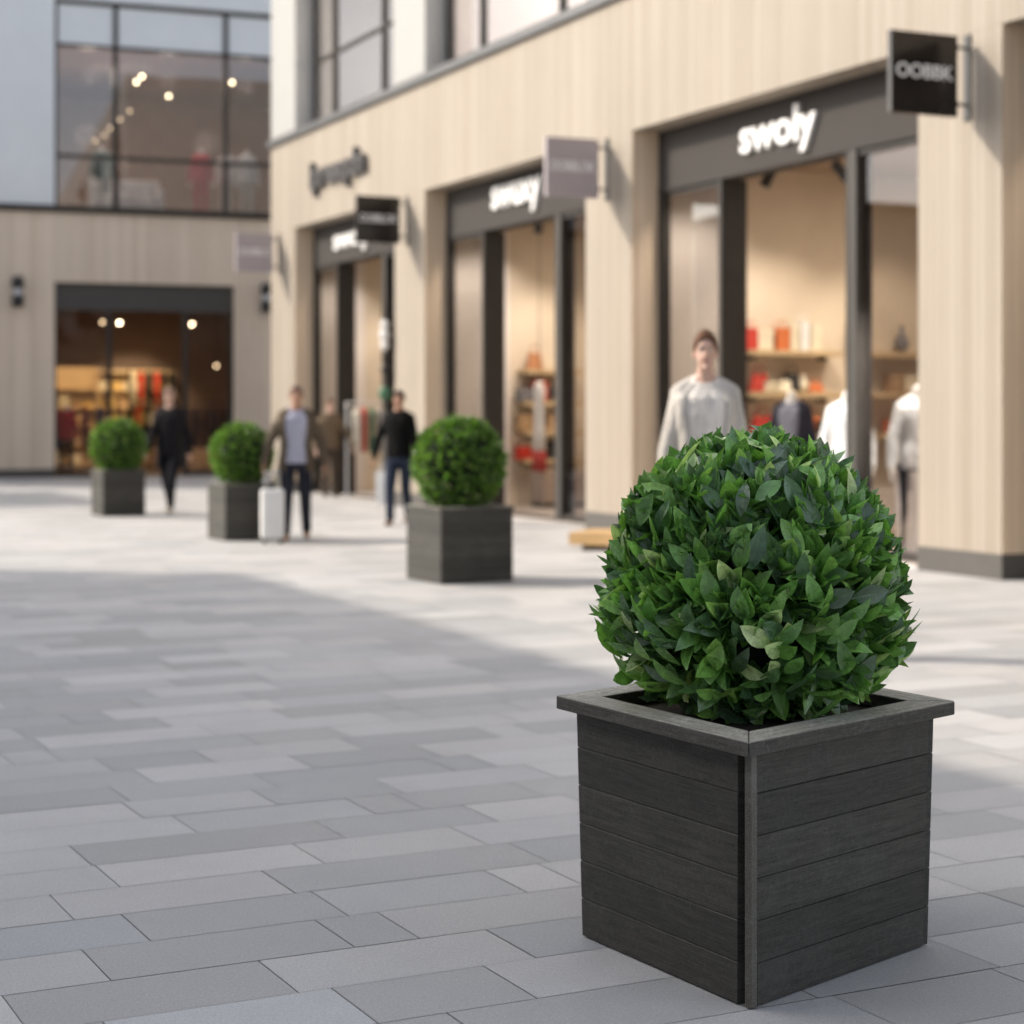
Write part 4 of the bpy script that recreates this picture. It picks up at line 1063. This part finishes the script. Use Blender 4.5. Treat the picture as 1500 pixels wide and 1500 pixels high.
def lshelves(v, s, w, z, label, cols, rows=5):
    c = LB(v, s)
    e = empty('shelving_unit', (c.x, c.y, z), BZ, label, 'shelving', 'shelving units in the end building')
    b = MB(); b.box(-w/2, -w/2+.04, -.35, 0, 0, 2.6); b.box(w/2-.04, w/2, -.35, 0, 0, 2.6); b.box(-w/2+.04, w/2-.04, -.02, 0, 0, 2.6)
    for r_ in range(rows+1): b.box(-w/2+.04, w/2-.04, -.34, -.021, .1+r_*.48, .13+r_*.48)
    b.build('carcass', M['shelf'], e)
    rg = random.Random(int(v*10)); gi = 0
    for r_ in range(rows):
        x = -w/2+.1
        while x < w/2-.35:
            ww = rg.uniform(.2, .34); hh = rg.uniform(.15, .36); col = rg.choice(cols); cc = LB(v + x + ww/2, s - .17)
            gx = MB(); gx.box(-ww/2, ww/2, -.11, .11, 0, hh*.5); gx.box(-ww/2+.01, ww/2-.012, -.10, .105, hh*.51, hh)
            words = ['lowest', 'second', 'third', 'fourth', 'fifth'][r_]
            tint = {RED: 'red', BLK: 'black', CRM: 'cream', TAN: 'tan', GRY: 'grey', ORG: 'orange', GOLD: 'golden'}[col]
            o = gx.build('folded_clothes', fabric('garm_%d_%d_%d' % tuple(int(q*99) for q in col), col), None, bevel=.01, loc=(cc.x, cc.y, z + .131 + r_*.48), rz=BZ)
            tag(o, '%s folded clothes, %s row, %s' % (tint, words, label), 'clothes', 'folded clothes on the end building shelves')
            x += ww + rg.uniform(.03, .12); gi += 1
GOLD = (.55, .36, .12)
lshelves(4.35, 8.6, 2.2, .02, 'shelving unit at the back of the end building shop', [GOLD, CRM, GOLD, TAN])
lshelves(2.3, 6.2, 1.4, .02, 'shelving unit behind the left pane of the end shop', [CRM, GOLD, TAN], 4)
c = LB(4.3, 5.4); e = empty('display_plinth', (c.x, c.y, .021), BZ, 'long dark plinth under the red and black garments in the end shop', 'plinth', 'display plinths inside the shops')
b = MB(); b.box(-.8, .8, -.35, .35, .06, .9); b.build('block', plain('walnut_block', (.16, .10, .06), .5, .1, 4), e, bevel=.01); b = MB(); b.box(-.76, .76, -.31, .31, 0, .059); b.build('kick_base', M['black'], e)
rack(4.3, 5.4, [CRM, RED, BLK, RED, BLK, BLK], .922, 'rail of red and black garments in the end building shop')
rack(3.6, 2.8, [TAN, BLK, RED, BLK], .02, 'nearer rail of dark garments in the end building shop')
rack(1.9, 1.6, [(.12, .13, .2), (.4, .38, .4), (.3, .1, .1)], .02, 'rail of bluish garments behind the left pane of the end shop', 4)
rack(5.0, 1.8, [(.10, .05, .05), (.07, .05, .06)], .02, 'rail of dark maroon garments behind the right pane of the end shop', 6)
def lmann(v, s, z, top, legs, label, jk=None):
    c = LB(v, s); e = mannequin((c.x, c.y, z), R(0), label, top, legs, 1.75, jk); e.location.z = z; return e
lmann(5.75, 1.0, 6.05, (.62, .63, .66), (.5, .48, .46), 'mannequin in pale grey clothes beside the right window upstairs')
lmann(5.35, 1.4, 6.05, (.58, .6, .64), (.45, .42, .40), 'mannequin in pale clothes beside the mullion upstairs')
lmann(4.7, 1.2, 6.05, (.5, .04, .06), (.5, .04, .06), 'mannequin in red left of the right mullion upstairs')
lmann(2.45, 1.6, 6.05, (.09, .16, .18), (.05, .06, .07), 'mannequin in a dark teal top behind the left mullion upstairs')
lmann(1.55, .9, .02, (.45, .05, .06), (.3, .2, .2), 'mannequin in a red top at the left edge of the end shop')
c = LB(2.95, 1.3)
e = empty('sofa', (c.x, c.y, 6.045), BZ, 'white upholstered sofa behind the upper left windows of the end building', 'sofa')
b = MB(); b.box(-.85, .85, -.4, .4, .12, .42); b.build('seat', fabric('sofa_cloth', (.62, .60, .62)), e, bevel=.05)
b = MB(); b.box(-.85, .85, .22, .42, .42, .85); b.build('backrest', fabric('sofa_cloth', (.62, .60, .62)), e, bevel=.05)
for x in (-.85, .70):
    b = MB(); b.box(x, x+.15, -.4, .22, .42, .62); b.build('armrest', fabric('sofa_cloth', (.62, .60, .62)), e, bevel=.03)
for x in (-.75, .75):
    for y in (-.32, .32):
        b = MB(); b.tube((x, y, 0), (x, y, .13), .02); b.build('leg', M['black'], e)

# ------------------------------------------------------------------ light
def area(loc, size, power, col=(1, .86, .70), rot=(0, 0, 0)):
    l = bpy.data.lights.new('shop_light', 'AREA'); l.shape = 'SQUARE'; l.size = size; l.energy = power; l.color = col
    o = bpy.data.objects.new('shop_light', l); C.objects.link(o); o.location = loc; o.rotation_euler = rot
    return o
def spot(loc, target, power, angle=80, blend=.7, col=(1, .86, .70)):
    l = bpy.data.lights.new('shop_and_fill_spot', 'SPOT'); l.energy = power; l.spot_size = R(angle); l.spot_blend = blend; l.color = col; l.shadow_soft_size = .06
    o = bpy.data.objects.new('shop_and_fill_spot', l); C.objects.link(o); o.location = loc
    o.rotation_euler = (Vector(target) - Vector(loc)).to_track_quat('-Z', 'Y').to_euler()
for (cu, U, pw) in ((3.9, 7.2, 1.0), (10.5, 13.78, 1.0), (17, 20.3, .7), (-2.7, .5, .6)):
    area(RB(cu, 3.2, 4.4), 2.6, 95*pw); spot(RB(U-1.3, .9, 4.3), RB(U, 1.1, 1.9), 150*pw, 95, col=(1, .9, .8))
    spot(RB(U-2.0, 2.0, 4.2), RB(U, 2.4, 1.4), 195*pw, 72); spot(RB(U-2.0, 3.6, 4.2), RB(U, 4.0, 1.4), 170*pw, 72)
def point(loc, power, col, r_=.3):  # fill lamps without fixtures, added to brighten the upper rooms
    l = bpy.data.lights.new('fill_point', 'POINT'); l.energy = power; l.color = col; l.shadow_soft_size = r_
    o = bpy.data.objects.new('fill_point', l); C.objects.link(o); o.location = loc
spot(RB(1.3, .95, 3.5), RB(2.2, .8, 1.3), 900, 70, col=(1, .95, .9)); spot(RB(3.0, .75, 4.0), RB(3.6, .9, 1.2), 200, 60, col=(1, .95, .9))  # added spots without fixtures, only to brighten two mannequins
for u in (4, 9.3, 12, 15.7, 18): point(RB(u, 2.6, 8.0), 380, (1, .92, .86))
for v, s in ((2.2, 1.6), (4.0, 1.6), (5.9, 1.7)): point(LB(v, s, 9.3), 60, (1, .85, .72), .2)
for v, s in ((2.5, 4.5), (5.5, 4.5), (4, 9)): point(LB(v, s, 8.3), 110, (1, .78, .62))
for v, s in ((2.2, 2.2), (4.3, 4.5)): area(LB(v, s, 4.3), 1.2, 45, (1, .72, .44))
spot(LB(4.2, 6.0, 4.2), LB(4.35, 8.6, 1.2), 800, 62, 1.0, (1, .78, .5)); spot(LB(2.3, 3.8, 4.2), LB(2.3, 6.2, 1.2), 420, 62, .6, (1, .74, .42)); spot(LB(4.2, 3.0, 4.2), LB(4.3, 5.4, 1.8), 520, 60, .6, (1, .74, .42))
for v, s in ((2.5, 3), (6, 4), (4, 8)): area(LB(v, s, 10.7), 1.5, 110, (1, .78, .56))

SUNV = Vector((-1.2215, .265, .75)).normalized()
elev = math.asin(SUNV.z); azim = math.atan2(SUNV.x, SUNV.y)      # from +Y towards +X
sl = bpy.data.lights.new('sun', 'SUN'); sl.energy = 4.4; sl.angle = R(.53); sl.color = (1, .915, .79)
so = bpy.data.objects.new('sun', sl); C.objects.link(so); so.rotation_euler = SUNV.to_track_quat('Z', 'Y').to_euler(); so.location = (-20, 5, 20)
w = bpy.data.worlds.new('World'); bpy.context.scene.world = w; w.use_nodes = True
nt = w.node_tree; nt.nodes.clear()
sky = nt.nodes.new('ShaderNodeTexSky'); sky.sky_type = 'NISHITA'; sky.sun_disc = False; sky.sun_elevation = elev; sky.sun_rotation = azim
sky.air_density = 1.0; sky.dust_density = 2.5; sky.ozone_density = 1.0
bg = nt.nodes.new('ShaderNodeBackground'); bg.inputs[1].default_value = .28
wo = nt.nodes.new('ShaderNodeOutputWorld'); hs = nt.nodes.new('ShaderNodeHueSaturation'); hs.inputs['Saturation'].default_value = .5; nt.links.new(sky.outputs[0], hs.inputs['Color']); nt.links.new(hs.outputs[0], bg.inputs[0]); nt.links.new(bg.outputs[0], wo.inputs[0])

# ------------------------------------------------------------------ camera
cd = bpy.data.cameras.new('camera'); cam = bpy.data.objects.new('camera', cd); C.objects.link(cam)
cam.location = (0, 0, CAMZ); cam.rotation_euler = (R(90), 0, 0)
cd.sensor_width = 36; cd.lens = F/1500*36; cd.shift_y = -(750 - HZ)/1500; cd.clip_end = 2000; cd.clip_start = .05
cd.dof.use_dof = True; cd.dof.focus_distance = 4.75; cd.dof.aperture_fstop = 2.55
sc = bpy.context.scene; sc.camera = cam
sc.view_settings.view_transform = 'Standard'; sc.view_settings.look = 'None'; sc.view_settings.exposure = 0
sc.cycles.max_bounces = 8; sc.cycles.transparent_max_bounces = 12; sc.cycles.sample_clamp_indirect = 6
